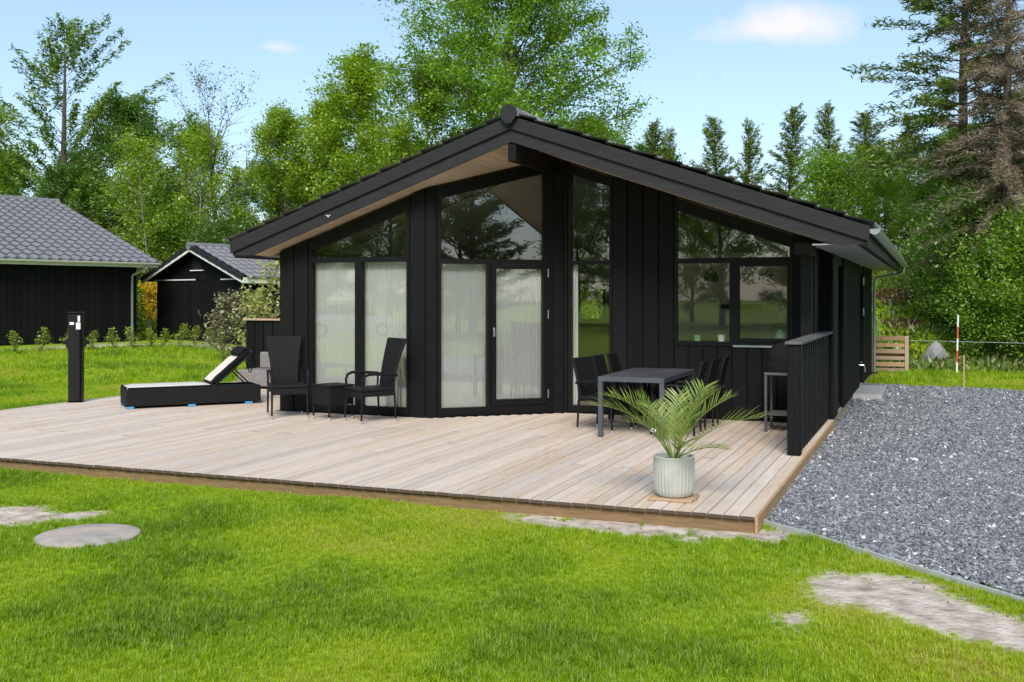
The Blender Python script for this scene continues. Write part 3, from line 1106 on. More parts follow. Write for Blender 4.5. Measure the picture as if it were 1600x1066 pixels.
# interior: floor, ceiling and walls as the glass shows them
put('interior_floor', G().box((-8.6, 14.1, -.05), (-1.52, 24.03, .0)).box((-8.6, 12.78, -.05), (-6.4, 14.1, .0)), IFLOOR, house)
g = G()
for sgn, xe in ((-1, -8.62), (1, -1.5)):
    g.hexa([(APX, 14.07, 3.605), (xe, 14.07, zu(xe) - .015), (xe, 24.04, zu(xe) - .015), (APX, 24.04, 3.605), (APX, 14.07, 3.62), (xe, 14.07, zu(xe)), (xe, 24.04, zu(xe)), (APX, 24.04, 3.62)])
put('interior_ceiling', g, CREAM, house)
put('inner_side_wall', G().box((-1.55, 14.1, 0), (-1.53, 15.48, 2.3)).box((-1.55, 16.42, 0), (-1.53, 24.03, 2.3)), CREAM, house)
put('partition_wall', G().box((-4.3, 17.6, 0), (-1.56, 17.68, 2.38)), CREAM, house)

# ---- roof
YB, YE = 12.20, 24.62
TIP = 4.33
roof = put('roof', G().prism([(APX - TIP + .05, 3.70 - SL * (TIP - .05)), (APX, 3.70), (APX + TIP - .05, 3.70 - SL * (TIP - .05)), (APX + TIP - .05, 3.86 - SL * (TIP - .05)), (APX, 3.86), (APX - TIP + .05, 3.86 - SL * (TIP - .05))], 1, YB + .045, YE), BLK, house)
zt = lambda d: 3.95 - SL * d
for sg in (-1, 1):
    x = lambda d: APX + sg * d
    g = G()        # upper verge board, proud
    g.prism([(x(.0), zt(0)), (x(TIP), zt(TIP)), (x(TIP - .015), zt(TIP) - .165), (x(0), zt(0) - .165)], 1, YB, YB + .034)
    put('barge_board', g, BARGE, roof)
    g = G()        # lower verge board, cut level above the eaves
    zc = 2.235
    dc = (3.62 - zc) / SL
    de = (3.79 - zc) / SL
    g.prism([(x(0), 3.788), (x(min(TIP - .03, de)), 3.788 - SL * min(TIP - .03, de)), (x(min(TIP - .03, de)), zc), (x(dc), zc), (x(0), 3.62)], 1, YB + .036, YB + .060)
    put('barge_board', g, BARGE, roof)
    # eaves board
    g = G().cbox((x(TIP - .05) - .012, YB + .06, 2.21), (x(TIP - .05) + .012, YE, zt(TIP) - .06), .003)
    put('eaves_board', g, BARGE, roof)
    # pine soffit boards run from the verge to the walls
    nbd = 33
    pw = 3.93 / nbd
    for i in range(nbd):
        d0, d1 = .06 + i * pw, .06 + (i + 1) * pw - .006
        g = G()
        y1 = 14.05
        ct = [(d0, 3.633 - SL * d0), (d0, 3.65 - SL * d0), (d1, 3.65 - SL * d1), (d1, 3.633 - SL * d1)]
        g.prism([(x(a), z) for a, z in ct], 1, YB + .062, y1)
        put('soffit_board', g, SOFF, roof)
put('box_soffit', G().box((-1.28, YB + .056, 2.236), (APX + TIP - .065, YE - .02, 2.25)), GREYS, roof)
put('box_soffit', G().box((APX - TIP + .065, BY + .1, 2.236), (-8.78, YE - .02, 2.25)), GREYS, roof)
g = G()
for dx, dz, r in ((0, 0, .010), (.03, .008, .007), (-.024, .012, .006), (.012, -.014, .005)):
    x = -7.70 + dx
    g.lathe([(r, 0), (r * .8, .002), (r * .1, .003)], 9, (0, 0, 0))
    n_ = 27
    for q in range(len(g.v) - n_, len(g.v)):
        a, b_, c = g.v[q]
        g.v[q] = (x + a * 1.4, YB + .0355 - c, 2.755 + dz + b_)
put('white_mark', g, STICK, roof)
put('ridge_beam', G().cbox((APX - .055, YB + .056, 3.38), (APX + .055, 13.9, 3.605), .004), BLK, house)
put('purlin', G().cbox((-1.60, 13.2, 2.17), (-1.41, 13.93, 2.315), .004), BARGE, house)
put('corner_post', G().cbox((-1.575, 13.70, .0), (-1.435, 13.84, 2.168), .006), BARGE, house)


# wavy interlocking tiles, stepped course by course
def tile_slope(x_eave, z_eave, x_ridge, z_ridge, y0, y1, course=.335, wid=.30, amp=.022, step=.03, sub=8, f=None):
    """points on a slope between eaves and ridge; each course lifts towards its lower edge"""
    run = math.hypot(x_ridge - x_eave, z_ridge - z_eave)
    nc = max(1, round(run / course))
    nyy = max(2, int(round((y1 - y0) / wid * sub)))
    yy = np.linspace(y0, y1, nyy + 1)
    ph = (yy - y0) / wid * 2 * np.pi
    prof = amp * (np.cos(ph) + .35 * np.cos(2 * ph + .6))
    nrm = np.array((-(z_ridge - z_eave), (x_ridge - x_eave))) / run
    if nrm[1] < 0: nrm = -nrm
    V, Fc = [], []
    o = 0
    for c in range(nc):
        ta, tb = c / nc, (c + 1) / nc
        rows = []
        for t, h in ((ta, 0.0), (ta, step), (tb + .004, .0 + .004)):
            px, pz = x_eave + (x_ridge - x_eave) * t, z_eave + (z_ridge - z_eave) * t
            hh = h + prof * (1 if h > 0 else .9)
            if h == 0.0 and t == ta: hh = prof * .6 - .004
            rows.append(np.stack((px + nrm[0] * hh, yy, pz + nrm[1] * hh), 1))
        V += rows
        k = nyy + 1
        a = np.arange(nyy)
        for r in range(2):
            Fc.append(np.stack((o + r * k + a, o + r * k + a + 1, o + (r + 1) * k + a + 1, o + (r + 1) * k + a), 1))
        o += 3 * k
    return np.concatenate(V), np.concatenate(Fc)


def tiles(name, parent, mat, *a, **k):
    v, f_ = tile_slope(*a, **k)
    c = v.mean(0)
    me = npmesh(name, v - c, f_)
    for p in me.polygons: p.use_smooth = True
    me.set_sharp_from_angle(angle=math.radians(50))
    return link(name, me, mat, parent, c, kind='stuff')


for sg in (-1, 1):
    tiles('roof_tiles', roof, TILE2, APX + sg * (TIP + .035), zt(TIP) - .0, APX + sg * .03, 3.955, YB - .012, YE + .02, sub=6, step=.042, amp=.015)
# ridge tiles: each overlaps the next
nr = 30
for i in range(nr):
    y0 = YB - .045 + i * (YE - YB) / nr
    g = G()
    y1 = y0 + (YE - YB) / nr + .05
    sec = []
    for k in range(11):
        q = math.pi * k / 10
        sec.append((math.cos(q) * .125, math.sin(q) * .105 - .03))
    sec = [(.125, -.07)] + sec + [(-.125, -.07)]
    k = len(sec)
    vs = [(APX + a, y0, 3.99 + z + .012) for a, z in sec] + [(APX + a * .93, y1, 3.985 + z * .93) for a, z in sec]
    g.add(vs, [(j, j + 1, k + j + 1, k + j) for j in range(k - 1)] + [tuple(range(k))])
    put('ridge_tile', g, TILE2, roof, 40, recalc=True)
g = G()
g.prism([(APX + a, 3.975 + z) for a, z in ((-.115, .0), (-.10, .055), (-.06, .095), (0, .11), (.06, .095), (.10, .055), (.115, .0), (.105, -.05), (.035, -.135), (-.035, -.135), (-.105, -.05))], 1, YB - .075, YB - .046)
put('ridge_end_cap', g, BARGE, roof)

# gutter and downpipe on the right eaves
GXc = APX + TIP + .045
g = G()
sec = [(math.cos(q) * .064, math.sin(q) * .064) for q in np.linspace(math.pi, 2 * math.pi, 11)]
sec2 = [(a * .93, z * .93) for a, z in sec][::-1]
zg = 2.405
ring = sec + sec2
k = len(ring)
y0, y1 = YB + .02, YE
g.add([(GXc + a, y0, zg + z) for a, z in ring] + [(GXc + a, y1, zg - .03 + z) for a, z in ring], [(j, (j + 1) % k, k + (j + 1) % k, k + j) for j in range(k)] + [tuple(range(k)), tuple(range(k, 2 * k))[::-1]])
g.prism([(GXc + a, zg + z) for a, z in sec], 1, y0 - .004, y0 + .004)
g.tube([(GXc + .064, y0, zg), (GXc + .064, y1, zg - .03)], .008, 6)
gt = put('gutter', g, ZINC, house, 40)
for i in range(16):
    y = YB + .3 + i * .78
    put('bracket', G().tube([(GXc + math.cos(q) * .068, y, zg - .002 * i + math.sin(q) * .068) for q in np.linspace(math.pi, 2 * math.pi, 7)], .006, 5), ZINC, gt)
g = G().tube([(GXc, YE - .12, zg - .09), (GXc, YE - .12, zg - .20), (GXc - .04, YE - .12, zg - .25), (-1.18, YE - .12, 2.07), (-1.14 - .08, YE - .12, 1.98), (-1.22, YE - .12, GZ + .02)], .037, 10)
put('downpipe', g, ZINC, house, 40)
put('drain_collar', G().lathe([(.07, 0), (.07, .1), (.05, .12)], 14, (-1.22, YE - .12, GZ - .02)), RUBB, house, 40)

# slatted half-height screen on the right edge of the deck
scr = root('slatted_screen', 'low black slatted screen with grey cap on the right deck edge', 'screen', (-1.335, 12.8, 0), world=True)
put('post', G().cbox((-1.405, 11.04, 0), (-1.268, 11.17, 1.165), .012), BLK, scr)
put('rail', G().box((-1.365, 11.17, .10), (-1.335, 14.54, .19)), BLK, scr)
put('rail', G().box((-1.365, 11.17, .98), (-1.335, 14.54, 1.07)), BLK, scr)
for i in range(14):
    y = 11.19 + i * .238
    put('slat', G().cbox((-1.333, y, .01), (-1.296, y + .13, 1.15), .004), BLK, scr)
    put('slat', G().cbox((-1.333, y + .135, .01), (-1.322, y + .232, 1.15), .003), BLK, scr)
    put('slat', G().cbox((-1.392, y + .055, .01), (-1.367, y + .185, 1.15), .004), BLK, scr)
CAPM = surf('weathered_cap', (.13, .125, .12), (.05, .048, .046), .7, 6, (8, 1, 1), .4, 20)
put('cap', G().cbox((-1.425, 11.01, 1.152), (-1.248, 14.55, 1.182), .005), CAPM, scr)

# steel doorstep on the gravel
g = G()
x0, x1, y0, y1 = -1.27, -.80, 18.5, 20.3
g.box((x0, y0, GZ + .03), (x1, y0 + .02, .0)).box((x0, y1 - .02, GZ + .03), (x1, y1, .0)).box((x1 - .02, y0 + .02, GZ + .03), (x1, y1 - .02, .0))
ds = root('door_step', 'galvanised steel grating step on the gravel beside the house wall', 'step', ((x0 + x1) / 2, (y0 + y1) / 2, GZ + .03), world=True)
put('step_frame', g, EDGE, ds)
for i in range(14):
    xx = x0 + .02 + i * .032
    put('grating_bar', G().box((xx, y0 + .02, -.035), (xx + .022, y1 - .02, -.003)), EDGE, ds)


# ------------------------------------------------------------------ curtains and things inside the windows
def curtain(wall, a0, a1, z0, z1, off, label, seed):
    r = np.random.default_rng(seed)
    k = int((a1 - a0) * 230)
    a = np.linspace(a0, a1, k + 1)
    ph = np.cumsum(r.uniform(.6, 1.4, k + 1)) * 2 * np.pi * .17
    zz = np.linspace(z0, z1, 9)
    V = []
    for j, z in enumerate(zz):
        fl = 1 + .25 * (1 - j / 8)
        o = off + .013 * fl * np.sin(ph) + .008 * np.sin(ph * .37 + .1 * z)
        V += [wall.P(aa, oo, z) for aa, oo in zip(a, o)]
    n_ = k + 1
    ii = np.arange(n_ * 9).reshape(9, n_)
    Fq = np.stack((ii[:-1, :-1], ii[:-1, 1:], ii[1:, 1:], ii[1:, :-1]), -1).reshape(-1, 4)
    V = np.array(V)
    c = np.array((V[:, 0].mean(), V[:, 1].mean(), z0))
    o = link('curtain', npmesh('curtain', V - c, Fq, True), CURT, None, c)
    return props(o, label, 'curtain', 'sheer white curtains')


curtain(WL, .52, 1.30, .05, 2.16, -.14, 'white sheer curtain behind the left pane of the leftmost window bay', 1)
curtain(WL, 1.31, 2.09, .05, 2.16, -.14, 'white sheer curtain behind the pane next to the right-hand wicker chair', 2)
curtain(WD, .2, .90, .05, 2.13, -.14, 'white sheer curtain behind the fixed pane left of the terrace door', 3)
curtain(WD, .93, 1.76, .05, 2.13, -.14, 'white sheer curtain behind the glazed terrace door', 4)
curtain(WR, .095, .175, .05, 2.13, -.14, 'narrow gathered strip of pale curtain at the edge of the tall window', 5)
for a, lb in ((1.93, 'black dome pendant lamp in the left kitchen pane'), (2.70, 'black dome pendant lamp in the right kitchen sash')):
    x, y, _ = WR.P(a + .02, -.75, 0)
    t = root('pendant_lamp', lb, 'lamp', (x, y, 1.86), group='kitchen pendant lamps')
    prof = [(.105, 0), (.104, .05), (.092, .10), (.066, .145), (.03, .17), (.018, .21), (.01, .22)]
    put('shade', G().lathe(prof + [(.0085, .215), (.028, .165), (.062, .14), (.088, .098), (.1, .05), (.101, .001)], 24), POND, t, 40)
    put('cord', G().tube([(0, 0, .21), (0, 0, zu(x) - .04 - 1.86)], .004, 5), POND, t)
    put('bulb', G().lathe([(.012, .13), (.03, .09), (.032, .07), (.02, .045), (.004, .038)], 12), CERW, t, 40)
put('window_board', G().box((-3.26, 14.08, 1.0), (-1.56, 14.30, 1.03)), CERW, house)
for a, r, h, mt, lb in ((1.86, .05, .085, CERG, 'small pale green pot on the kitchen window sill, leftmost'), (2.19, .052, .095, CERW, 'small white pot on the kitchen window sill beside the mullion')):
    x, y, _ = WR.P(a, -.24, 0)
    props(put('flower_pot', G().lathe([(r * .78, 0), (r, h), (r * .9, h), (r * .7, .02)], 18, (x, y, 1.031)), mt, None, 40), lb, 'pot', 'pots on the sill')
x, y, _ = WR.P(2.98, -.25, 0)
v = root('vase', 'round green glass vase with thin sprigs on the kitchen window sill', 'vase', (x, y, 1.031))
put('body', G().lathe([(.05, 0), (.082, .05), (.085, .08), (.06, .13), (.03, .16), (.036, .18), (.028, .178), (.022, .16)], 22), CERG, v, 40)
g = G()
for k in range(9):
    q, e = rnd.uniform(0, 6.28), rnd.uniform(.05, .2)
    tip = Vector((math.cos(q) * e * 1.3, math.sin(q) * e, .18 + rnd.uniform(.12, .25)))
    g.tube([(0, 0, .15), tuple(tip * .6 + Vector((0, 0, .06))), tuple(tip)], [.003, .002, .001], 4)
    for j in range(5):
        p = tip * (.55 + .1 * j)
        g.add([p, p + Vector((.018, .004, .01)), p + Vector((.03, 0, .03)), p + Vector((.008, .01, .025))], [(0, 1, 2, 3)])
put('sprigs', g, surf('sprig_green', (.10, .18, .07), (.06, .12, .04), .6), v, recalc=False)
kc = root('kitchen_counter', 'pale kitchen counter with dark worktop deep inside behind the kitchen window', 'counter', (-2.75, 17.28, 0))
for i in range(4): put('cabinet_door', G().cbox((-1.2 + i * .56, -.33, .1), (-.65 + i * .56, -.30, .86), .004), CERW, kc)
put('carcass', G().box((-1.2, -.298, .0), (1.0, .3, .868)), CERW, kc)
put('worktop', G().cbox((-1.22, -.35, .87), (1.02, .3, .91), .005), FRAME, kc)
put('extractor_hood', G().cbox((-.5, -.1, 1.45), (.1, .3, 1.52), .005), FRAME, kc)

# ------------------------------------------------------------------ garage and shed across the lawn
def board_row(parent, x0, x1, z0, zt_, w, y=0.0, t=.022, mat=None, gap=.014):
    n = max(1, round((x1 - x0) / w))
    p = (x1 - x0) / n
    cache = {}
    for i in range(n):
        a, b_ = x0 + i * p + gap / 2, x0 + (i + 1) * p - gap / 2
        za, zb = zt_(a), zt_(b_)
        key = (round(za, 3), round(zb, 3))
        if key not in cache:
            g = G()
            hw = (b_ - a) / 2
            g.hexa([(-hw, -t, 0), (hw, -t, 0), (hw, 0, 0), (-hw, 0, 0), (-hw, -t, za - z0), (hw, -t, zb - z0), (hw, 0, zb - z0), (-hw, 0, za - z0)])
            cache[key] = gmesh('board', g)
        link('board', cache[key], BLK, parent, ((a + b_) / 2, y - rnd.uniform(0, .004), z0))


gar = root('garage', 'long black boarded garage with light grey tiled roof at the left edge', 'garage', (-24.21, 26.87, .14), math.atan2(.962, .2727))
EZ, RZ_, HW = 2.56, 4.98, 6.3
g = G().box((-13.5, .003, -.25), (0, 12.2, EZ - .05))
gw = put('wall', g, BLK, gar)
board_row(gw, -8.5, 0, .06, lambda a: EZ - .02, .21)
put('plinth', G().box((-13.5, -.012, -.25), (.012, .002, .05)), CONC, gar)
g = G().prism([(-.45, EZ + .03), (5.85, RZ_ - .05), (12.15, EZ + .03), (12.15, EZ - .02), (5.85, RZ_ - .12), (-.45, EZ - .02)], 0, -13.8, .46)
gr = put('roof', g, BLK, gar)
put('eaves_board', G().cbox((-13.8, -.50, EZ - .10), (.48, -.452, EZ + .05), .004), WHITE, gr)
put('box_soffit', G().box((-13.8, -.45, EZ - .09), (.46, -.0, EZ - .075)), WHITE, gr)


def tiles_front(parent, mat, x0, x1, y_e, z_e, y_r, z_r, sub=8, **k):
    """tiled slope whose eaves run along local x"""
    v, f_ = tile_slope(y_e, z_e, y_r, z_r, x0, x1, sub=sub, **k)
    v = v[:, [1, 0, 2]]
    c = v.mean(0)
    me = npmesh('roof_tiles', v - c, f_[:, ::-1])
    for p in me.polygons: p.use_smooth = True
    me.set_sharp_from_angle(angle=math.radians(50))
    return link('roof_tiles', me, mat, parent, c, kind='stuff')


tiles_front(gr, TILE, -9.5, .5, -.55, EZ + .06, 5.85, RZ_, course=.40, wid=.33, amp=.032, step=.05)
for i in range(24):
    x1 = .5 - i * .42
    put('ridge_tile', G().tube([(x1, 5.85, RZ_ - .01), (x1 - .45, 5.85, RZ_ - .025)], [.13, .115], 10), TILE, gr, 40)
gt = G()
sec = [(math.cos(q) * .07, math.sin(q) * .07) for q in np.linspace(math.pi, 2 * math.pi, 9)]
gt.prism([(-.575 + a, EZ + .045 + z) for a, z in sec], 0, -13.8, .5)
put('gutter', gt, WHITE, gar, 40)
put('downpipe', G().tube([(.05, -.57, EZ - .02), (.05, -.55, EZ - .12), (-.2, -.12, EZ - .34), (-.2, -.075, EZ - .42), (-.2, -.075, -.2)], .045, 10), ZINC, gar, 40)
put('wall_lamp', G().lathe([(.05, 0), (.06, .05), (.05, .12), (.02, .14)], 12, (-5.1, -.09, 1.95)), FRAME, gar, 40)

shed = root('garden_shed', 'small black gabled shed with white verge boards beside the garage', 'shed', (-24.95, 28.72, .06), math.atan2(-.272, .963))
SWD, SDP, SE, SR = 4.88, 4.2, 2.17, 3.22
mid = SWD / 2
sl_ = (SR - SE) / (mid + .30)
sz = lambda x: SR - .10 - sl_ * abs(x - mid)
g = G().prism([(0, -.25), (SWD, -.25), (SWD, sz(SWD) - .02), (mid, sz(mid) - .02), (0, sz(0) - .02)], 1, .003, SDP)
sw = put('wall', g, BLK, shed)
board_row(sw, 0, 1.55, .02, lambda a: sz(a), .2)
board_row(sw, 3.35, SWD, .02, lambda a: sz(a), .2)
board_row(sw, 1.55, 3.35, 2.14, lambda a: sz(a), .2)
g = G()
dr = []
for x0 in (1.57, 2.46):
    d = put('door', G().cbox((x0, -.02, .04), (x0 + .875, .001, 2.12), .004), BLK, shed)
    for i in range(4): put('board', G().cbox((x0 + .005 + i * .218, -.034, .05), (x0 + .208 + i * .218, -.021, 2.11), .003), BLK, d)
    dr.append(d)
put('handle', G().tube([(2.50, -.035, 1.0), (2.50, -.09, 1.0), (2.50, -.09, 1.14), (2.50, -.035, 1.14)], .012, 8).cbox((2.47, -.042, .93), (2.53, -.034, .97), .002), METAL, dr[1], 40)
# side wall towards the house
g = G()
for i in range(20):
    y0 = .02 + i * .208
    put('board', G().box((SWD, y0, .02), (SWD + .022, y0 + .195, SE - .06)), BLK, sw)
for x0, x1 in ((-.05, 2.25), (3.62, 4.62)): put('head_trim', G().cbox((x0, -.065, 2.13), (x1, -.036, 2.17), .004), WHITE, shed)
vt = put('vent', G().box((2.05, -.05, 2.50), (2.10, -.02, 2.95)).box((2.58, -.05, 2.50), (2.63, -.02, 2.95)).box((2.05, -.05, 2.95), (2.63, -.02, 3.0)), BLK, shed)
for i in range(7):
    z = 2.52 + i * .061
    put('louvre', G().hexa([(2.10, -.055, z), (2.58, -.055, z), (2.58, -.028, z + .03), (2.10, -.028, z + .03), (2.10, -.055, z + .012), (2.58, -.055, z + .012), (2.58, -.028, z + .042), (2.10, -.028, z + .042)]), BARGE, vt)
put('sill', G().cbox((2.0, -.09, 2.44), (2.68, -.022, 2.475), .003), WHITE, vt)
rf = put('roof', G().prism([(-.30, SE), (mid, SR), (SWD + .30, SE), (SWD + .30, SE - .07), (mid, SR - .07), (-.30, SE - .07)], 1, -.38, SDP + .2), BLK, shed)
for sg in (-1, 1):
    X_ = lambda d: mid + sg * d
    e = mid + .30
    put('barge_board', G().prism([(X_(0), SR - .03), (X_(e), SE - .03), (X_(e), SE - .14), (X_(0), SR - .14)], 1, -.42, -.382), WHITE, rf)
    for i in range(8):
        d0, d1 = i * e / 8, (i + 1) * e / 8 + .03
        z0, z1 = SR + .075 - sl_ * d0, SR + .095 - sl_ * d1
        put('verge_tile', G().prism([(X_(d0), z0), (X_(d1), z1), (X_(d1), z1 - .13), (X_(d0), z0 - .13)], 1, -.46, -.30), BARGE, rf)
put('eaves_board', G().cbox((SWD + .302, -.38, SE - .16), (SWD + .335, SDP + .2, SE + .02), .003), WHITE, rf)
v, f_ = tile_slope(SWD + .40, SE + .02, mid, SR + .06, -.32, SDP + .22, course=.36, wid=.30, amp=.03, step=.045)
c = v.mean(0)
me = npmesh('roof_tiles', v - c, f_)
link('roof_tiles', me, TILE, rf, c, kind='stuff')
v, f_ = tile_slope(-.40, SE + .02, mid, SR + .06, -.32, SDP + .22, course=.36, wid=.30, amp=.03, step=.045)
c = v.mean(0)
link('roof_tiles', npmesh('roof_tiles', v - c, f_), TILE, rf, c, kind='stuff')
for i in range(11):
    y0 = -.46 + i * .42
    put('ridge_tile', G().tube([(mid, y0, SR + .04), (mid, y0 + .45, SR + .025)], [.13, .115], 10), TILE, rf, 40)

# ------------------------------------------------------------------ black boarded screen left of the house
ls = root('garden_screen', 'black boarded screen wall with pale timber cap joining the house on the left', 'screen', (-10.4, 16.2, 0), world=True)
put('frame', G().box((-11.97, 16.225, .0), (-8.80, 16.27, 1.20)), BLK, ls)
for i in range(16): put('board', G().cbox((-11.98 + i * .199, 16.195, .01), (-11.98 + i * .199 + .183, 16.223, 1.195), .004), BLK, ls)
put('cap', G().cbox((-12.03, 16.15, 1.202), (-8.80, 16.31, 1.237), .005), FASC2, ls)


# ------------------------------------------------------------------ furniture
def quadstrip(g, rows):
    """solid slab through rows of (left, right, front offset) points; rows: list of 4-point sections"""
    o = len(g.v)
    k = len(rows[0])
    vs = [p for r in rows for p in r]
    fs = [tuple(range(k))[::-1], tuple(range((len(rows) - 1) * k, len(rows) * k))]
    for i in range(len(rows) - 1):
        for j in range(k): fs.append((i * k + j, i * k + (j + 1) % k, (i + 1) * k + (j + 1) % k, (i + 1) * k + j))
    return g.add(vs, fs)


def wicker_chair(name, label, loc, rz, group, H_=1.09, wb=.36, wt=.56, seat=.45, wick=WICK, apron=.13, sw=.50, lean=.17):
    t = root(name, label, 'chair', loc, rz, group)
    h, d = sw / 2, .24
    sp = put('seat', G().cbox((-h, -d - .02, seat - .045), (h, d, seat), .015), wick, t)
    put('apron', G().cbox((-h + .008, -d - .012, seat - apron), (h - .008, -d + .02, seat - .046), .008).cbox((-h + .008, -d + .021, seat - apron * .8), (-h + .03, d - .01, seat - .046), .006).cbox((h - .03, -d + .021, seat - apron * .8), (h - .008, d - .01, seat - .046), .006), wick, t)
    rows = []
    for i in range(9):
        s = i / 8
        w = (wb + (wt - wb) * (s ** 1.7)) / 2
        z = seat - .04 + (H_ - seat + .04) * s
        y = d - .03 + lean * (s ** 1.5)
        b_ = .014
        th = .034
        rows.append([(-w, y + b_, z), (-w + b_, y, z), (w - b_, y, z), (w, y + b_, z), (w, y + th, z), (-w, y + th, z)])
    put('backrest', quadstrip(G(), rows), wick, t, 40)
    for sx in (-1, 1):
        x = sx * (h - .015)
        ar = [(x, -d, seat - .03), (x * 1.03, -d - .005, seat + .10), (x * 1.06, -d + .025, seat + .165), (x * 1.07, -d + .09, seat + .188), (x * 1.06, 0, seat + .185), (x * 1.03, d - .02, seat + .168), (x * .98, d + .03, seat + .155)]
        put('armrest', G().tube(ar, [.017, .018, .019, .020, .019, .017, .016], 8).tube([(x, d - .02, seat - .03), (x * 1.01, d - .01, seat + .16)], .014, 8), wick, t, 50)
        for sy, yy in ((-1, -d + .0), (1, d - .015)):
            fx, fy = x * (1.02 if sy < 0 else 1.0), yy + sy * .02
            lg = put('leg', G().tube([(x, yy, seat - .05), (fx, fy, .035)], [.016, .0125], 8), wick, t, 50)
            put('foot', G().lathe([(.013, 0), (.014, .004), (.014, .036), (.012, .038)], 10, (fx, fy, 0)), FOOT, lg, 40)
    return t


R_ = math.radians
wicker_chair('wicker_armchair', 'high-backed black wicker armchair standing by the left corner of the house', (-8.23, 12.05, .001), R_(42), 'high-backed wicker chairs', wt=.52)
wicker_chair('wicker_armchair', 'high-backed black wicker armchair right of the small wicker table, turned left', (-6.90, 12.02, .001), R_(-33), 'high-backed wicker chairs', wt=.52)
st = root('wicker_side_table', 'low square black wicker table between the two high-backed chairs', 'table', (-7.52, 12.08, .001), R_(-24))
put('top', G().cbox((-.21, -.21, .44), (.21, .21, .465), .006), WICK, st)
put('apron', G().cbox((-.20, -.20, .20), (.20, -.18, .439), .004).cbox((-.20, .18, .20), (.20, .20, .439), .004).cbox((-.20, -.179, .20), (-.18, .179, .439), .004).cbox((.18, -.179, .20), (.20, .179, .439), .004), WICK, st)
for sx in (-1, 1):
    for sy in (-1, 1):
        lg = put('leg', G().tube([(sx * .185, sy * .185, .30), (sx * .185, sy * .185, .035)], .013, 8), WICK, st, 50)
        put('foot', G().lathe([(.012, 0), (.0135, .036), (.012, .038)], 10, (sx * .185, sy * .185, 0)), FOOT, lg, 40)

# dining set
dt = root('dining_table', 'long dark grey slatted dining table on the right of the deck', 'table', (-3.25, 12.48, .0))
TX, TY, TZ = .395, .83, .715
for sx in (-1, 1):
    for sy in (-1, 1):
        put('leg', G().cbox((sx * TX - (.055 if sx > 0 else 0), sy * TY - (.055 if sy > 0 else 0), .001), (sx * TX + (0 if sx > 0 else .055), sy * TY + (0 if sy > 0 else .055), TZ - .061), .004), TABM, dt)
put('frame', G().cbox((-TX, -TY, TZ - .06), (TX, -TY + .05, TZ - .004), .004).cbox((-TX, TY - .05, TZ - .06), (TX, TY, TZ - .004), .004).box((-TX, -TY + .051, TZ - .06), (-TX + .045, TY - .051, TZ - .004)).box((TX - .045, -TY + .051, TZ - .06), (TX, TY - .051, TZ - .004)), TABM, dt)
for i in range(5):
    x0 = -TX + .05 + i * .139
    for y0, y1 in ((-TY + .055, -.005), (.005, TY - .055)):
        put('tabletop_slat', G().cbox((x0, y0, TZ - .018), (x0 + .134, y1, TZ), .002), SLATE, dt)
dl = ['black wicker dining chair left of the table, nearest the camera', 'black wicker dining chair in the middle of the left side of the table', 'black wicker dining chair at the far end of the left side of the table',
      'black wicker dining chair right of the table, nearest the camera', 'black wicker dining chair in the middle of the right side of the table', 'black wicker dining chair at the far end of the right side of the table']
ck = dict(H_=.89, wb=.40, wt=.43, seat=.43, apron=.08, sw=.47, lean=.10)
for (x, y, a), lb in zip(((-3.76, 12.27, 74), (-3.70, 12.84, 88), (-3.66, 13.36, 91), (-2.80, 12.06, -88), (-2.78, 12.66, -91), (-2.76, 13.24, -87)), dl):
    wicker_chair('dining_chair', lb, (x, y, .001), R_(a), 'dining chairs', **ck)

# grill cart behind the slatted screen
gl = root('gas_grill', 'small grill under a dark cover on a grey cart behind the slatted screen', 'grill', (-1.70, 13.12, .0))
for sx in (-1, 1):
    for sy in (-1, 1): put('leg', G().cbox((sx * .19 - .016, sy * .24 - .016, 0.001), (sx * .19 + .016, sy * .24 + .016, .69), .003), TABM, gl)
put('cart_top', G().cbox((-.21, -.26, .692), (.21, .26, .725), .004), TABM, gl)
for i in range(6): put('shelf_slat', G().cbox((-.165, -.235 + i * .08, .20), (.165, -.235 + i * .08 + .062, .222), .003), CAPM, gl)
rows = []
for s, w, dd in ((0, .20, .25), (.02, .205, .255), (.10, .20, .25), (.13, .185, .235), (.15, .19, .24), (.26, .17, .20), (.33, .12, .14), (.35, .05, .08)):
    rows.append([(-w, -dd * .7, .727 + s), (-w * .7, -dd, .727 + s), (w * .7, -dd, .727 + s), (w, -dd * .7, .727 + s), (w, dd * .7, .727 + s), (w * .7, dd, .727 + s), (-w * .7, dd, .727 + s), (-w, dd * .7, .727 + s)])
put('cover', quadstrip(G(), rows), FABB, gl, 60)

# sun lounger
lo = root('sun_lounger', 'black wicker sun lounger with cream cushion and raised backrest', 'sun lounger', (-10.53, 12.87, .0), R_(49.7))
put('base', G().cbox((-.985, -.33, .035), (.985, -.30, .285), .01).cbox((-.985, .30, .035), (.985, .33, .285), .01).cbox((-.985, -.299, .035), (-.955, .299, .285), .01).cbox((.955, -.299, .035), (.985, .299, .285), .01), WICK, lo)
put('bed', G().box((-.95, -.298, .23), (.95, .298, .262)), WICK, lo)
for x in (-.93, -.05, .80):
    for y in (-.32, .32): put('foot_pad', G().cbox((x - .055, y - .022, .001), (x + .055, y + .022, .034), .004), BLUE, lo)


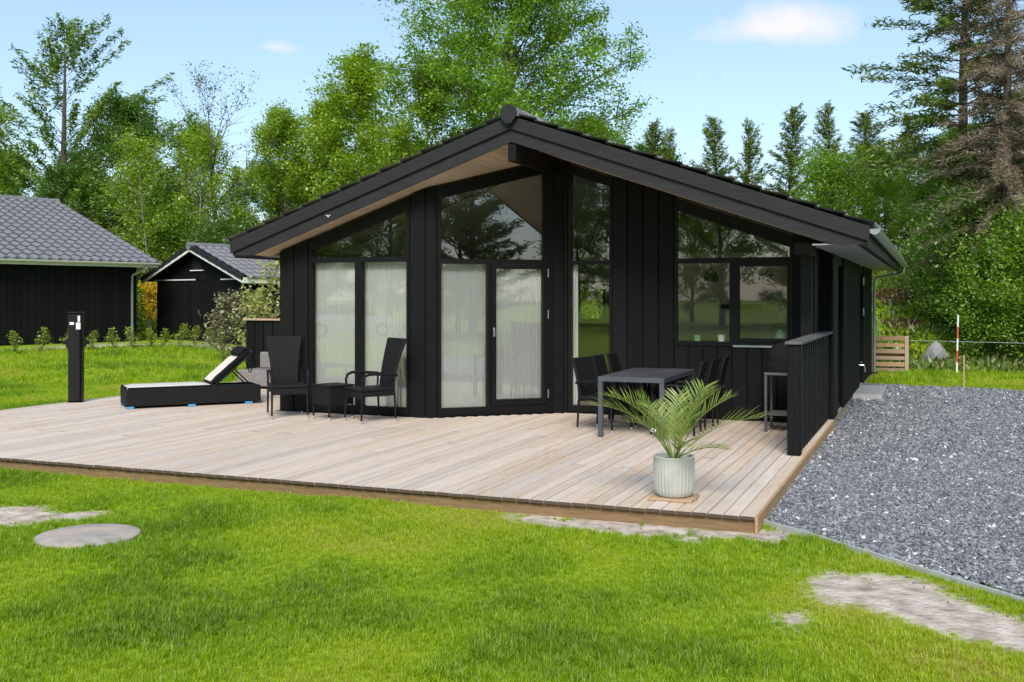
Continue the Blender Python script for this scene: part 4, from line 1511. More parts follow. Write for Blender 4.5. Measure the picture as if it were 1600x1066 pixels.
def cushion(g, L, w, t, n=14, edge=.03):
    rows = []
    for i in range(n + 1):
        s = i / n
        e = min(1, .35 + .65 * math.sin(math.pi * min(1, max(0, s * 6)) / 2)) * min(1, .35 + .65 * math.sin(math.pi * min(1, (1 - s) * 6) / 2))
        q = t * e * (1 - .10 * (1 + math.cos(s * 6 * math.pi)) / 2)
        x = s * L
        rows.append([(x, -w, t * .5 - q * .3), (x, -w + edge, t * .5 - q * .5), (x, w - edge, t * .5 - q * .5), (x, w, t * .5 - q * .3), (x, w, t * .5 + q * .3), (x, w - edge, t * .5 + q * .5), (x, -w + edge, t * .5 + q * .5), (x, -w, t * .5 + q * .3)])
    return quadstrip(g, rows)


cu = put('seat_cushion', cushion(G(), 1.24, .30, .06).xf(Matrix.Translation((-.97, 0, .265))), CUSH, lo, 50)
put('piping', G().tube([(-.96, -.302, .295), (.26, -.302, .295)], .018, 8).tube([(-.968, -.29, .295), (-.968, .29, .295)], .02, 8).tube([(-.96, .302, .295), (.26, .302, .295)], .018, 8), FABB, cu, 50)
ang = R_(41)
Mb = Matrix.Translation((.27, 0, .275)) @ Matrix.Rotation(-ang, 4, 'Y')
br = put('backrest', G().cbox((0, -.31, -.012), (.80, .31, .018), .008).xf(Mb), WICK, lo)
put('back_cushion', cushion(G(), .76, .30, .075).xf(Mb @ Matrix.Translation((.01, 0, .02))), FABB, br, 50)
for i in range(5):
    y = -.215 + i * .094
    put('cushion_stripe', cushion(G(), .55, .030, .03, 10, .006).xf(Mb @ Matrix.Translation((.03, y + .012, .073))), CUSH, br, 50)
put('head_pillow', cushion(G(), .17, .29, .055).xf(Mb @ Matrix.Translation((.60, 0, .082))), FABB, br, 50)
for sy in (-.22, .22): put('prop', G().tube([tuple(Mb @ Vector((.42, sy, -.02))), (.87, sy, .27)], .011, 6), BMET, lo, 50)
lp = [tuple(Mb @ Vector((.80 - .02 * k, -.2, -.02)) + Vector((.035 * math.sin(k / 8 * math.pi) , 0, -.26 * math.sin(k / 8 * math.pi)))) for k in range(9)]
put('strap', G().tube(lp, .008, 6), FABB, br, 50)

# grey wicker lounge seat behind it
gs = root('lounge_seat', 'low grey wicker lounge seat against the black boarded screen', 'seat', (-10.95, 15.78, .0))
put('base', G().cbox((-.66, -.36, .045), (.66, .30, .33), .02), WICKG, gs)
put('backrest', G().cbox((-.53, .14, .332), (.66, .30, .63), .02), WICKG, gs)
for sx in (-.6, .6):
    for sy in (-.3, .25): put('leg', G().cbox((sx - .03, sy - .03, 0.001), (sx + .03, sy + .03, .046), .004), TABM, gs)

# awning post at the left edge of the deck
ap = root('awning_post', 'upright black retractable-awning post with white stickers at the deck edge', 'post', (-12.42, 12.46, .0), R_(27))
put('cassette', G().cbox((-.105, -.07, .004), (.105, .07, 1.385), .018), BMET, ap)
put('cap', G().cbox((-.112, -.077, 1.386), (.112, .077, 1.41), .008), BMET, ap)
put('pull_bar', G().cbox((.045, -.094, .03), (.085, -.071, 1.36), .006), BMET, ap)
put('base_plate', G().cbox((-.12, -.085, .0005), (.12, .085, .0035), .001), BMET, ap)
for sx in (-1, 1):
    put('bracket', G().cbox((sx * .106, -.03, .86), (sx * .15, .03, 1.0), .008).lathe([(.03, 0), (.034, .02), (.034, .05), (.02, .06)], 12, (sx * .165, 0, .90)), BMET, ap)
for x0, x1, z0, z1 in ((-.075, -.01, 1.21, 1.25), (.03, .095, 1.24 - .10, 1.245), (.055, .09, 1.26, 1.35)):
    put('sticker', G().box((x0, -.0975 if x0 > .02 else -.0725, z0), (x1, -.0955 if x0 > .02 else -.0705, z1)), STICK, ap)

# ------------------------------------------------------------------ potted palm
pp = root('plant_pot', 'fluted pale grey round pot on the deck holding a small palm', 'pot', (-1.96, 8.34, .0))
flute = lambda k, z: 1 + (.018 * math.cos(k * math.pi / 2 * 1.0) if .03 < z < .30 else 0)
put('stand', G().cbox((-.18, -.155, .001), (.18, -.065, .026), .004).cbox((-.17, -.06, .001), (.19, .04, .026), .004).cbox((-.18, .045, .001), (.18, .15, .026), .004), FASC2, pp)
prof = [(.10, .0), (.135, .006), (.152, .03), (.160, .07), (.164, .15), (.165, .27), (.164, .305), (.167, .31), (.167, .325), (.155, .327), (.150, .30), (.149, .28)]
put('body', G().lathe([(r, z + .027) for r, z in prof], 128, (0, 0, 0), flute), POTM, pp, 35)
put('soil', G().lathe([(.148, .285), (.148, .315), (.10, .322), (.05, .327), (.01, .329)], 24), SOIL, pp, 40)
palm = root('palm_plant', 'small green date palm with arching feathered fronds in the fluted pot', 'plant', (-1.96, 8.34, .33))
PALM = leafmat('palm_leaflet', [(.12, .19, .02), (.20, .29, .03), (.30, .37, .05), (.42, .42, .14)], .35, gloss=.10)
rp = random.Random(5)
# frond: azimuth (world degrees), length, initial elevation, droop
fr = [(202, .70, 58, .95), (178, .66, 66, .95), (232, .52, 60, 1.0), (8, .68, 46, .75), (28, .60, 66, .75), (300, .42, 45, 1.0), (62, .60, 72, .6), (130, .52, 62, .8), (22, .38, 28, .75), (345, .58, 74, .6), (190, .52, 76, .6), (90, .46, 84, .3)]
for az, L, el, dr_ in fr:
    a = R_(az + 22 - 22)
    q = R_(el)
    p = Vector((math.cos(a) * .02, math.sin(a) * .02, .0))
    pts = [p.copy()]
    n_ = 16
    for i in range(n_):
        e = q - dr_ * (i / n_) ** 1.4 * 1.1
        p = p + Vector((math.cos(a) * math.cos(e), math.sin(a) * math.cos(e), math.sin(e))) * (L * 1.12 / n_)
        pts.append(p.copy())
    rach = put('frond', G().tube(pts, [.0075 - .0065 * i / n_ for i in range(n_ + 1)], 6), surf('palm_stem', (.17, .22, .05), (.12, .17, .04), .5) if 'palm_stem' not in bpy.data.materials else bpy.data.materials['palm_stem'], palm, 50)
    V, Fc, T = [], [], []
    for i in range(4, n_ + 1):
        for sub in (0, .5):
            if i == n_ and sub: continue
            s = (i + sub) / n_
            c0 = pts[i].lerp(pts[min(i + 1, n_)], sub)
            t = (pts[min(i + 1, n_)] - pts[i - 1]).normalized()
            side = t.cross(Vector((0, 0, 1))).normalized()
            up = side.cross(t).normalized()
            ll_ = L * (.40 * math.sin(math.pi * min(1, (s - .12) * 1.02)) ** .7 + .06) * rp.uniform(.85, 1.1)
            for sg in (-1, 1):
                d = (t * rp.uniform(.75, 1.0) + side * sg * rp.uniform(.7, .95) + up * rp.uniform(.15, .5)).normalized()
                wv = (d.cross(up)).normalized() * .0048
                dn = Vector((0, 0, -1))
                o = len(V)
                tn = min(1, max(0, rp.gauss(.42, .2)))
                for tt, ww in ((0, .5), (.35, 1), (.7, .75), (1, .05)):
                    pp_ = c0 + d * ll_ * tt + dn * ll_ * .12 * tt * tt
                    V += [pp_ - wv * ww, pp_ + wv * ww]
                    T += [tn, tn]
                Fc += [(o, o + 1, o + 3, o + 2), (o + 2, o + 3, o + 5, o + 4), (o + 4, o + 5, o + 7, o + 6)]
    V = np.array([tuple(v) for v in V])
    c = V.mean(0)
    link('leaflets', npmesh('leaflets', V - c, Fc, False, {'tint': ('FLOAT', T)}), PALM, rach, c)
props(put('plant_tag', G().box((-.26, -.10, .155), (-.21, -.098, .185)).xf(Matrix.Translation((-1.96 + .03, 8.34, .33)) @ Matrix.Rotation(.3, 4, 'Y')), STICK), 'small white paper tag hanging among the palm fronds', 'tag')

# ------------------------------------------------------------------ small things on the ground
mh = root('manhole_cover', 'round grey concrete manhole cover lying in the lawn at the left', 'manhole cover', (-5.784, 5.915, GZ - .045))
put('lid', G().lathe([(.36, .0), (.372, .05), (.368, .066), (.352, .072), (.2, .078), (.02, .08)], 48), CONC, mh, 40)

pl = root('pallet', 'raw pine pallet standing on edge as a low barrier behind the house', 'pallet', (-1.35, 25.85, GZ))
for x in (-.85, -.02, .74): put('bearer', G().cbox((x, -.075, .01), (x + .085, -.053, .86), .004).cbox((x, -.03, .01), (x + .075, .06, .86), .004), PALLET, pl)
for i, z in enumerate((.02, .145, .30, .45, .60, .755)): put('slat', G().cbox((-.86, -.052, z), (.80, -.031, z + (.10 if i % 2 else .085)), .003), PALLET, pl)
for z in (.02, .38, .755): put('slat', G().cbox((-.86, .061, z), (.80, .08, z + .095), .003), PALLET, pl)

bm = bmesh.new()
bmesh.ops.create_icosphere(bm, subdivisions=3, radius=1)
for v in bm.verts:
    q = 1 + .30 * (float(fbm(v.co.x * 2 + v.co.z, v.co.y * 2 + 5, 1.0)) - .5) + .12 * (float(vn(v.co.x * 5, v.co.z * 5 + v.co.y * 3, 1)) - .5)
    v.co = Vector((v.co.x * .30 * (1 - .35 * max(0, v.co.z)), v.co.y * .26, v.co.z * .36)) * q
g = G().add([v.co + Vector((.05, 28.3, .14)) for v in bm.verts], [[v.index for v in f.verts] for f in bm.faces])
bm.free()
props(put('boulder', g, STONE, None, 25), 'pointed grey boulder in the rough grass beyond the drive', 'boulder')
mp_ = root('marker_pole', 'tall red and white striped marker pole beyond the drive', 'pole', (.50, 25.8, GZ))
for i in range(5): put('band', G().tube([(.028 * i * .2, 0, i * .272 + (.0 if i else -.05)), (.028 * (i + 1) * .2, 0, (i + 1) * .272)], .021, 10), (CERW, REDP)[i % 2], mp_, 50)
props(put('wooden_stake', G().cbox((.535, 21.76, GZ - .1), (.567, 21.80, .52), .004), PALLET), 'thin pale wooden stake at the far edge of the gravel', 'stake')
wf = root('wire_fence', 'thin wire strung along the edge of the wild slope', 'fence', (2.5, 26.6, GZ))
put('wire', G().tube([(-3.1, .2, .72), (0, .0, .70), (4, -.3, .72), (8, -.5, .74)], .003, 5), ZINC, wf)
for x in (-3.1, .9, 4.6): put('post', G().tube([(x, .0, -.1), (x + .02, .02, .80)], .025, 7), BARKP, wf, 50)

# ------------------------------------------------------------------ trees and shrubs
def leafquads(C, size, rng, up=.55, aspect=.55, dirs=None, jit=.25):
    """one rhombic leaf for each centre"""
    n = len(C)
    s = size * rng.lognormal(0, jit, n)[:, None]
    nm = rng.normal(0, 1, (n, 3))
    nm[:, 2] = np.abs(nm[:, 2]) + up
    nm /= np.linalg.norm(nm, axis=1)[:, None]
    a = rng.normal(0, 1, (n, 3)) if dirs is None else dirs + rng.normal(0, .25, (n, 3))
    a -= nm * (a * nm).sum(1)[:, None]
    a /= np.linalg.norm(a, axis=1)[:, None] + 1e-9
    b_ = np.cross(nm, a)
    V = np.stack((C - a * s * .5, C + b_ * s * aspect * .5 - a * s * .05, C + a * s * .5, C - b_ * s * aspect * .5 - a * s * .05), 1).reshape(-1, 3)
    return V, np.arange(4 * n).reshape(-1, 4)


def deciduous(seed, H, R, base=.25, limbs=26, subs=7, nleaf=20000, leaf=.13, tr=.16, sig=.20, elev=(20, 62), shape=.42, lean=0., tmean=.5, bare=0., skew=.9):
    """skeleton of trunk, limbs and twigs; leaves in clumps round the twigs"""
    r = random.Random(seed)
    g_ = np.random.default_rng(seed)
    wood = G()
    ax, ay = r.uniform(-.04, .04) + lean, r.uniform(-.04, .04)
    tp = lambda t: Vector((ax * H * t + .06 * math.sin(t * 5 + seed), ay * H * t + .06 * math.cos(t * 4 + seed), H * t))
    n = 10
    wood.tube([tp(i / n * .96) for i in range(n + 1)], [max(.012, tr * (1 - i / n) ** .8 * (1.35 if i == 0 else 1)) for i in range(n + 1)], 8)
    cl = []
    for i in range(limbs):
        u = (i + r.random()) / limbs
        t = base + (.97 - base) * u ** skew
        v = (t - base) / (1 - base)
        env = max(.12, (1 - abs((v - shape) / (shape if v < shape else 1 - shape)) ** 2.2) ** .5 if 0 < v < 1 else .12)
        L = R * env * r.uniform(.65, 1.12)
        az = i * 2.399 + r.uniform(-.4, .4)
        el = R_(elev[0] + (elev[1] - elev[0]) * v + r.uniform(-10, 10))
        d = Vector((math.cos(az) * math.cos(el), math.sin(az) * math.cos(el), math.sin(el)))
        p0 = tp(t)
        pts = [p0]
        for k in range(1, 6):
            pts.append(p0 + d * (L * k / 5) + Vector((r.uniform(-.05, .05), r.uniform(-.05, .05), .06 * k * (1 - .3 * k / 5))) * L * .4)
        r0 = max(.012, tr * (1 - t) * .5)
        wood.tube(pts, [r0 * (1 - k / 5.4) for k in range(6)], 5, False)
        for j in range(subs):
            s = .25 + .75 * (j + r.random()) / subs
            k = min(4, int(s * 5))
            q = pts[k].lerp(pts[k + 1], s * 5 - k)
            a2, e2 = az + r.uniform(-1.5, 1.5), el + R_(r.uniform(-40, 45))
            d2 = Vector((math.cos(a2) * math.cos(e2), math.sin(a2) * math.cos(e2), math.sin(e2)))
            l2 = L * r.uniform(.22, .45) * (1.15 - .4 * s) + .12
            m1, m2 = q + d2 * l2 * .55 + Vector((0, 0, .03)), q + d2 * l2
            wood.tube([q, m1, m2], [r0 * .42, r0 * .28, .004], 4, False)
            if r.random() < bare: continue
            for s2 in (.35, .7, 1.0): cl.append((*(q.lerp(m2, s2)), r.gauss(0, 1)))
        cl.append((*pts[-1], r.gauss(0, 1)))
    top = tp(.97)
    for k in range(8): cl.append((top.x + r.gauss(0, .12), top.y + r.gauss(0, .12), top.z - r.uniform(-.1, .5), r.gauss(0, 1)))
    cl = np.array(cl)
    wts = g_.uniform(.25, 1.75, len(cl))
    idx = g_.choice(len(cl), nleaf, p=wts / wts.sum())
    C = cl[idx, :3] + g_.normal(0, 1, (nleaf, 3)) * sig * np.array((1, 1, .75))
    V, F_ = leafquads(C, leaf, g_)
    tint = np.clip(tmean + cl[idx, 3] * .13 + g_.normal(0, .14, nleaf), 0, 1)
    return wood, V, F_, np.repeat(tint, 4)


def conifer(seed, H, R, step=.34, per=6, spray=.26, nsp=26, droop=.25, asc=10, base=.06, power=.85, clump=0., side=None, tr=.13, width=.22, tmean=.45, gaps=.1, pj=.03):
    """straight trunk with whorls of branches that carry flat needle sprays"""
    r = random.Random(seed)
    g_ = np.random.default_rng(seed)
    wood = G()
    bend = r.uniform(-.25, .25)
    tp = lambda t: Vector((bend * t * t + .04 * math.sin(9 * t), .1 * t * math.sin(seed), H * t))
    wood.tube([tp(i / 10) for i in range(11)], [max(.008, tr * (1 - i / 10) ** .9) for i in range(11)], 8)
    C, D, T = [], [], []
    z = H * base
    w = 0
    while z < H * .985:
        t = z / H
        k_ = max(3, int(per * (.6 + .4 * (1 - t)) + .5))
        for j in range(k_):
            if r.random() < gaps: continue
            az = w * .9 + j * 2 * math.pi / k_ + r.uniform(-.35, .35)
            L = R * (1 - t) ** power * r.uniform(.55, 1.15) + .10
            if side: L *= 1 + side[1] * math.cos(az - side[0])
            el = R_(asc + 38 * t * t + r.uniform(-9, 9))
            d = Vector((math.cos(az) * math.cos(el), math.sin(az) * math.cos(el), math.sin(el)))
            p0 = tp(t)
            P = lambda s: p0 + d * (L * s) + Vector((0, 0, -droop * L * s * s + .10 * L * max(0, s - .7)))
            wood.tube([P(0), P(.4), P(.75), P(1)], [max(.006, .028 * (1 - t) + .006), .014 * (1 - t) + .005, .007, .003], 4, False)
            ct = r.gauss(0, 1)
            m_ = max(5, int(nsp * L))
            s0 = clump * r.uniform(.5, 1.1)
            for q in range(m_):
                s = s0 + (1 - s0) * (q + r.random()) / m_
                c0 = P(s)
                sd_ = Vector((-d.y, d.x, 0)).normalized() * r.uniform(-1, 1)
                dv = (d * .8 + sd_ + Vector((0, 0, r.uniform(-.5, .25)))).normalized()
                ln = spray * (1.1 - .35 * s)
                c0 = c0 + dv * ln * .45 + Vector((r.gauss(0, pj), r.gauss(0, pj), r.gauss(0, pj))) * (1 + 2 * clump)
                C.append(tuple(c0))
                D.append(tuple(dv))
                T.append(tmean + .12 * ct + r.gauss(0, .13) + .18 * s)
        z += step * r.uniform(.7, 1.25) * (.55 + .6 * (1 - t))
        w += 1
    C, D, T = np.array(C), np.array(D), np.clip(np.array(T), 0, 1)
    V, F_ = leafquads(C, spray, g_, .6, width, D, .2)
    return wood, V, F_, np.repeat(T, 4)


LEAVES = {
    'poplar': leafmat('poplar_leaf', [(.105, .215, .014), (.165, .31, .018), (.225, .385, .024), (.30, .44, .045)], .48),
    'bright': leafmat('bright_leaf', [(.115, .215, .012), (.19, .315, .014), (.265, .40, .018), (.35, .46, .04)], .48),
    'dark': leafmat('dark_leaf', [(.05, .12, .014), (.085, .18, .02), (.13, .245, .025), (.19, .31, .035)], .42),
    'sparse': leafmat('sparse_leaf', [(.05, .075, .03), (.09, .12, .05), (.13, .17, .07), (.18, .21, .10)], .35),
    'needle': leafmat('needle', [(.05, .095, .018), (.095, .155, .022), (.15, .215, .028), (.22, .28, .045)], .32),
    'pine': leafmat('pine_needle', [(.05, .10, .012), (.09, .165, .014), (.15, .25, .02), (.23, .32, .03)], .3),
    'dead': leafmat('dead_needle', [(.14, .10, .065), (.21, .16, .105), (.28, .22, .15), (.33, .28, .19)], .25),
    'yellow': leafmat('yellow_bloom', [(.25, .22, .01), (.70, .48, .01), (.85, .60, .01), (.85, .46, .02)], .35),
    'shrub': leafmat('pale_shrub_leaf', [(.12, .18, .03), (.24, .30, .06), (.42, .43, .12), (.58, .52, .24)], .4),
    'reddish': leafmat('reddish_leaf', [(.11, .15, .05), (.18, .21, .08), (.31, .25, .15), (.40, .24, .17)], .35),
    'hedge': leafmat('hedge_leaf', [(.13, .22, .012), (.23, .33, .015), (.34, .43, .02), (.46, .50, .05)], .42),
}
TREE = {}


def tree_type(key, data, leafm, bark=BARK):
    wood, V, F_, T = data
    TREE[key] = (gmesh(key + '_trunk', wood, 60, False), npmesh(key + '_crown', V, F_, False, {'tint': ('FLOAT', T)}))
    TREE[key][0].materials.append(bark)
    TREE[key][1].materials.append(LEAVES[leafm])


def plant(key, name, label, cat, x, y, scale=1.0, rz=0.0, group=None, z=None, parts=('trunk', 'crown'), sz=None):
    o = root(name, label, cat, (x, y, float(ground(x, y)) - .03 if z is None else z), rz, group)
    o.scale = (scale, scale, sz or scale)
    for nm, me in zip(parts, TREE[key]):
        p = bpy.data.objects.new(nm, me)
        COL.objects.link(p)
        p.parent = o
    return o


tree_type('poplar', deciduous(3, 15.6, 4.35, .14, 92, 10, 150000, .11, .2, .20, (14, 60), .36, tmean=.5), 'poplar')
tree_type('bright', deciduous(8, 9.0, 2.7, .08, 44, 8, 38000, .11, .12, .18, (20, 66), .36, tmean=.55), 'bright')
tree_type('bright_b', deciduous(21, 9.0, 2.3, .06, 44, 8, 38000, .105, .11, .18, (30, 70), .30, tmean=.6), 'bright')
tree_type('dark', deciduous(5, 9.0, 2.5, .06, 44, 8, 38000, .11, .12, .18, (10, 55), .25, tmean=.5), 'dark')
tree_type('sparse', deciduous(14, 9.5, 3.0, .28, 18, 7, 3000, .085, .19, .16, (32, 60), .55, lean=-.03, bare=.3), 'sparse')
tree_type('birch', deciduous(31, 7.2, 1.5, .25, 26, 6, 7500, .10, .055, .20, (30, 68), .45, tmean=.55), 'bright', BARKP)
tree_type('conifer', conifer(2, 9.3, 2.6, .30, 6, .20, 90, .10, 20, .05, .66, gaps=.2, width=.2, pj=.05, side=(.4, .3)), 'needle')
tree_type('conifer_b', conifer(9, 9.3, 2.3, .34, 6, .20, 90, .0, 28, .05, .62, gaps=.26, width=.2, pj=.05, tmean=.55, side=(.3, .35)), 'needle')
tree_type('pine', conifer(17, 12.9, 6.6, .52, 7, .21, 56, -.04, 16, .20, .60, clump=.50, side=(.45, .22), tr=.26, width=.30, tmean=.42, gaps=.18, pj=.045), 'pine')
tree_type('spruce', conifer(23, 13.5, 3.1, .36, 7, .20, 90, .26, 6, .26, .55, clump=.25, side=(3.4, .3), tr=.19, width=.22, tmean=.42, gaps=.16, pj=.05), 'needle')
tree_type('dead_spruce', conifer(29, 13.5, 2.6, .28, 9, .20, 100, .42, 2, .22, .45, clump=.08, tr=.19, width=.085, tmean=.5, gaps=.12, pj=.05), 'dead')
tree_type('bush', deciduous(41, 2.6, 1.5, .03, 40, 8, 17000, .072, .03, .17, (12, 70), .35, tmean=.5), 'poplar')
tree_type('bush_dark', deciduous(43, 2.6, 1.5, .03, 40, 8, 17000, .072, .03, .17, (12, 70), .35, tmean=.5), 'dark')
tree_type('hedge_plant', deciduous(51, .5, .20, .05, 16, 4, 420, .05, .006, .035, (35, 80), .4, tmean=.55), 'hedge')
tree_type('yellow_bush', deciduous(57, 1.6, .9, .05, 30, 6, 5200, .065, .02, .10, (30, 75), .5, tmean=.6), 'yellow')
tree_type('pale_shrub', deciduous(61, 1.5, .75, .05, 16, 5, 850, .085, .014, .09, (35, 78), .5, tmean=.6), 'shrub')
tree_type('reddish_shrub', deciduous(67, 1.4, .75, .05, 20, 5, 1500, .085, .016, .09, (30, 75), .5, tmean=.5), 'reddish')

# left woodland
plant('pine', 'pine_tree', 'tall open conifer with clumped foliage rising above the garage roof', 'tree', -34.1, 33.6, 1.0, .2)
plant('bright', 'broadleaf_tree', 'leafy tree cut by the left picture edge above the garage', 'tree', -38.6, 33.2, 1.05, 1)
plant('dark', 'broadleaf_tree', 'dark green tree right of the tall conifer behind the garage', 'tree', -31.1, 33.8, 1.03, .4)
plant('dark', 'broadleaf_tree', 'lower dark green tree in front of the tall conifer trunk', 'tree', -33.0, 32.6, .72, 2.4)
plant('sparse', 'thin_tree', 'thin half-bare tree with spreading branches against the sky above the shed', 'tree', -26.7, 34.6, 1.0, .9)
plant('birch', 'birch_tree', 'slender pale-stemmed birch behind the gap between garage and shed', 'tree', -28.1, 31.9, 1.0, 0)
plant('birch', 'birch_tree', 'slender pale-stemmed birch above the left slope of the shed roof', 'tree', -27.0, 33.3, 1.02, 2)
plant('birch', 'birch_tree', 'slender pale-stemmed birch nearest the garage roof edge', 'tree', -29.6, 32.6, .9, 4)
plant('bright', 'broadleaf_tree', 'bright green tree directly above the shed ridge', 'tree', -24.4, 35.6, .90, 3)
plant('bright_b', 'broadleaf_tree', 'bright green tree above the left end of the house roof', 'tree', -22.6, 36.3, .98, 1.2)
plant('bright_b', 'broadleaf_tree', 'tall narrow bright green tree left of the big poplar', 'tree', -20.4, 35.0, 1.14, .3)
plant('bright', 'broadleaf_tree', 'bright green tree filling the space left below the big poplar crown', 'tree', -17.4, 33.8, 1.05, 5)
plant('poplar', 'poplar_tree', 'very large light green poplar rising behind the roof ridge', 'tree', -13.45, 33.6, 1.0, .5)
plant('bright', 'broadleaf_tree', 'small green tree top showing right of the big poplar', 'tree', -11.6, 37.5, .86, 2)
for k, (x, y, h, lb) in enumerate(((-11.27, 42.9, 9.1, 'conifer with its tip above the roof, leftmost of the row right of the poplar'), (-10.8, 45.3, 9.0, 'short conifer tip second in the row right of the poplar'),
                                   (-8.19, 43.1, 9.1, 'conifer third in the row above the right roof slope'), (-7.3, 44.5, 9.0, 'conifer fourth in the row above the right roof slope'),
                                   (-5.43, 43.1, 9.4, 'conifer fifth in the row above the right roof slope'), (-3.96, 44.8, 9.6, 'conifer sixth in the row above the right roof slope'),
                                   (-2.37, 43.3, 8.9, 'conifer seventh in the row, above the gutter end'), (-1.0, 42.7, 8.5, 'conifer last in the row, next to the big spruce'))):
    zz = float(ground(x, y))
    plant(('conifer', 'conifer_b')[k % 2], 'conifer_tree', lb, 'tree', x, y, 1.0, k * 1.7, 'row of conifers behind the house', sz=(h - zz) / 9.3)
# right edge
plant('spruce', 'spruce_tree', 'big green spruce with drooping branches at the right', 'tree', .75, 31.2, 1.0, 0)
plant('dead_spruce', 'spruce_tree', 'big browned spruce with bare twigs at the right picture edge', 'tree', 1.75, 29.4, 1.0, 1.1)
plant('dead_spruce', 'spruce_tree', 'browned spruce half outside the right picture edge', 'tree', 3.9, 30.6, .95, 3)
plant('bright', 'broadleaf_tree', 'bright green tree between the gutter and the big spruce', 'tree', -1.5, 37.0, .36, 2)
plant('bright_b', 'broadleaf_tree', 'bright green tree standing behind the big spruce trunk', 'tree', .6, 36.0, .42, 4)
plant('bright', 'broadleaf_tree', 'green tree behind the browned spruces', 'tree', 3.2, 36.0, .5, 1)
for k, (x, y, s, kd, lb) in enumerate(((.75, 30.6, 1.0, 0, 'green bush at the foot of the big spruce'), (1.45, 28.6, .95, 0, 'green bush right of the striped pole'),
                                       (2.3, 28.4, 1.2, 0, 'green bush at the right picture edge below the browned spruce'), (.95, 29.8, 1.2, 1, 'dark bush behind the striped pole'), (1.9, 30.6, 1.3, 1, 'dark bush under the browned spruce'),
                                       (3.1, 27.6, .9, 0, 'green bush partly outside the right picture edge'), 
                                       (.55, 33.5, 1.2, 0, 'tall green bush higher on the slope behind the boulder'), (2.6, 32.5, 1.5, 0, 'large green bush between the spruces'), (-1.75, 28.6, .36, 0, 'low green bush just above the pallet'), (-3.2, 37, 1.2, 0, 'green bush at the top of the slope behind the house'))):
    plant(('bush', 'bush_dark')[kd], 'bush', lb, 'bush', x, y, s, k * 1.3, 'bushes on the wild slope', parts=('stems', 'foliage'))
# reddish heath patches and rough grass on the slope
def slope_patch(name, cx_, cy_, rx, ry, n, mat, size, label, hmax):
    g_ = np.random.default_rng(int(abs(cx_ * 100)) + n)
    q, rr = g_.uniform(0, 6.283, n), np.sqrt(g_.random(n))
    x, y = cx_ + rx * rr * np.cos(q) * (1 + .3 * np.sin(3 * q)), cy_ + ry * rr * np.sin(q)
    C = np.stack((x, y, ground(x, y) + g_.random(n) * hmax), 1)
    V, F_ = leafquads(C, size, g_, .2, .3, np.tile((0, 0, 1.0), (n, 1)))
    c = np.array((cx_, cy_, float(ground(cx_, cy_))))
    o = link(name, npmesh(name, V - c, F_, False, {'tint': ('FLOAT', np.repeat(g_.random(n), 4))}), mat, None, c)
    return props(o, label, 'ground cover', None, 'stuff')


HEATH = leafmat('red_heath', [(.16, .06, .045), (.26, .10, .075), (.34, .15, .11), (.22, .17, .06)], .2)
ROUGH = leafmat('rough_grass', [(.05, .10, .015), (.10, .17, .02), (.17, .23, .03), (.24, .24, .08)], .3)
slope_patch('heath', -1.0, 32.0, .6, .40, 1800, HEATH, .10, 'reddish heath patch high on the slope', .10)
slope_patch('heath', -.8, 30.6, .5, .34, 1500, HEATH, .10, 'reddish heath patch low on the slope', .10)
slope_patch('rough_grass', 0, 30.5, 6, 4.5, 16000, ROUGH, .2, 'rough grass and weeds covering the slope', .25)
# woodland floor behind the outbuildings
slope_patch('undergrowth', -29, 32.8, 9, 3.0, 9000, LEAVES['dark'], .16, 'dark undergrowth below the trees behind the garage', 1.0)
# hedge row across the left lawn
hx = [(-22.35, 18.2), (-22.25, 19.2), (-22.15, 20.1), (-22.0, 20.9), (-21.85, 21.7), (-21.7, 22.4), (-21.55, 23.0), (-21.45, 23.6), (-21.3, 24.2), (-21.2, 24.7), (-21.05, 25.3), (-20.95, 25.8), (-20.8, 26.3), (-20.7, 26.8)]
nm = ['first', 'second', 'third', 'fourth', 'fifth', 'sixth', 'seventh', 'eighth', 'ninth', 'tenth', 'eleventh', 'twelfth', 'thirteenth', 'last']
for k, (x, y) in enumerate(hx):
    plant('hedge_plant', 'hedge_plant', 'small young hedge plant, %s from the left picture edge in the lawn row' % nm[k], 'plant', x, y, rnd.uniform(.8, 1.08), k, 'young hedge row', parts=('stems', 'foliage'))
plant('yellow_bush', 'flowering_bush', 'yellow flowering bush between the garage and the shed', 'bush', -27.35, 31.5, 1.0, 0, parts=('stems', 'foliage'))
plant('bush', 'bush', 'green bush behind the yellow flowering one', 'bush', -28.2, 33.0, 1.5, 1, parts=('stems', 'foliage'))
plant('bush_dark', 'bush', 'dark bush behind the left slope of the shed', 'bush', -25.6, 33.2, 1.3, 1, parts=('stems', 'foliage'))
plant('reddish_shrub', 'shrub', 'reddish green shrub in front of the shed door', 'shrub', -17.4, 22.6, .95, 0, parts=('stems', 'foliage'))
plant('pale_shrub', 'shrub', 'pale green shrub beside the end of the boarded screen', 'shrub', -15.9, 21.8, .95, 2, parts=('stems', 'foliage'))
plant('pale_shrub', 'shrub', 'tall pale yellow-green shrub growing behind the boarded screen', 'shrub', -12.05, 17.75, 1.45, 1.5, parts=('stems', 'foliage'))
plant('pale_shrub', 'shrub', 'low pale shrub just above the cap of the boarded screen', 'shrub', -12.55, 17.5, 1.0, 4, parts=('stems', 'foliage'))
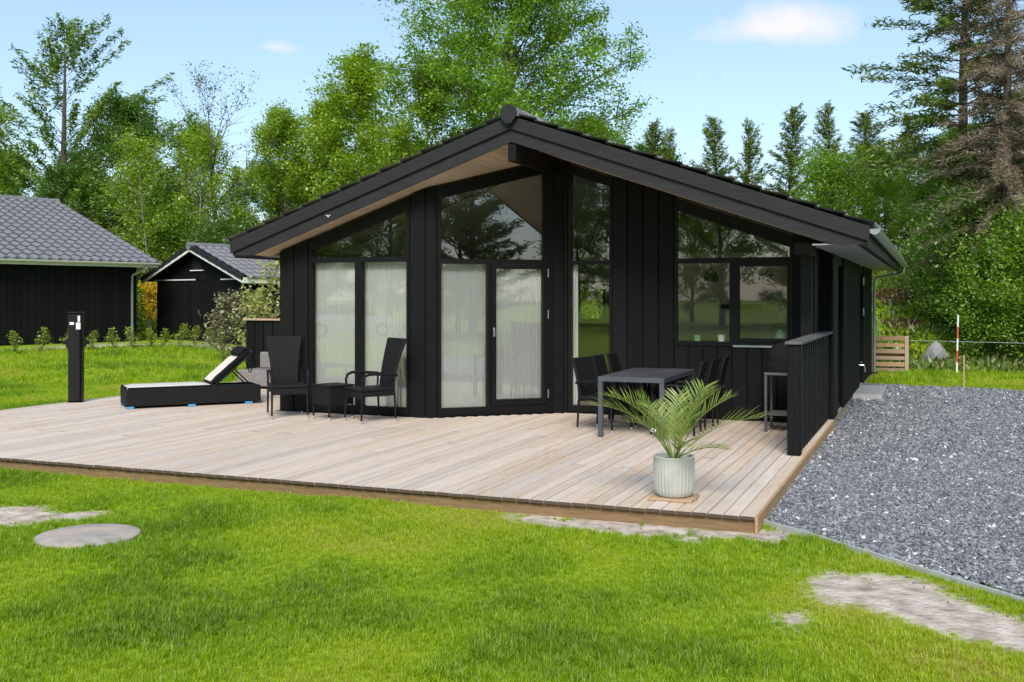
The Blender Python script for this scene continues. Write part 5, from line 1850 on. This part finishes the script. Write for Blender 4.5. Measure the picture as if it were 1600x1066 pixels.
# woodland seen between and behind the nearer trees
kinds = ['dark', 'bright', 'bright_b', 'dark', 'conifer', 'bright']
for k in range(28):
    x = -52 + k * 1.9
    y = 41 + 3.5 * math.sin(k * 2.1) + (k > 18) * 5
    plant(kinds[k % 6], 'woodland_tree', 'tree of the woodland closing the view behind the nearer trees', 'tree', x, y, (.82 if x < -11 else .40) + .12 * math.sin(k * 1.3), k * 1.1, 'woodland behind the nearer trees')
for k in range(6):
    plant(kinds[(k * 2 + 1) % 6], 'woodland_tree', 'tree of the woodland on the slope behind the right-hand conifers', 'tree', -4 + k * 2.6, 47 + 2 * math.sin(k * 2), .40, k * 1.7, 'woodland on the right slope')
# trees behind the photographer, which the panes mirror
ring = [(-62 + 3.6 * k, -36 - (k % 2) * 5 + 2.5 * math.sin(k * 1.9)) for k in range(23)] + [(22 + (k % 2) * 4, -32 + 3.4 * k) for k in range(15)]
for k, (x, y) in enumerate(ring):
    kd = ['bright', 'dark', 'dark', 'conifer', 'bright_b', 'dark', 'bright'][k % 7]
    plant(kd, 'garden_tree', 'tree behind the photographer, seen only as a reflection in the window panes', 'tree', x, y, 1.35 + .3 * math.sin(k * 2.7), k * 1.3, 'trees mirrored in the windows')

# ------------------------------------------------------------------ parked car that the left panes mirror
car = root('parked_car', 'white car parked far behind the photographer, mirrored in the left window bay', 'car', (-23.9, -14.6, float(ground(-23.9, -14.6))), math.atan2(-.513, .87))
body = [(-2.15, .30), (-2.2, .55), (-2.12, .85), (-1.75, .95), (-1.0, 1.0), (.9, .98), (1.75, .86), (2.12, .68), (2.18, .42), (2.1, .28)]
rows = []
for y, k in ((-.88, .90), (-.84, .97), (-.6, 1.0), (.6, 1.0), (.84, .97), (.88, .90)):
    rows.append([(x * k if abs(x) > 1.9 else x, y, .28 + (z - .28) * (.93 if k < .95 else 1)) for x, z in body])
put('body', quadstrip(G(), rows), CARP, car, 40)
cab = [(-1.85, .94), (-1.35, 1.36), (-.6, 1.47), (.3, 1.42), (1.15, .95)]
rows = [[(x * (.97 if z > 1 else 1), s * (.80 - (z - .94) * .32), z) for x, z in cab] for s in (-1, 1)]
put('cabin', quadstrip(G(), rows), CARGL, car, 30)
rows = [[(x, s * .62, z) for x, z in ((-1.33, 1.375), (-.6, 1.485), (.3, 1.435), (.3, 1.40), (-.6, 1.44), (-1.33, 1.34))] for s in (-1, 1)]
put('roof_panel', quadstrip(G(), rows), CARP, car, 30)
for x in (-1.32, 1.35):
    for s in (-1, 1):
        wh = put('wheel', G().tube([(x, s * .68, .32), (x, s * .90, .32)], .32, 20), RUBB, car, 40)
        put('rim', G().tube([(x, s * .895, .32), (x, s * .912, .32)], .21, 16), METAL, wh, 40)
for s in (-1, 1):
    put('headlight', G().cbox((2.02, s * .72 - .12, .62), (2.13, s * .72 + .12, .74), .02), METAL, car)
    put('tail_light', G().cbox((-2.19, s * .74 - .1, .72), (-2.09, s * .74 + .1, .86), .02), REDP, car)
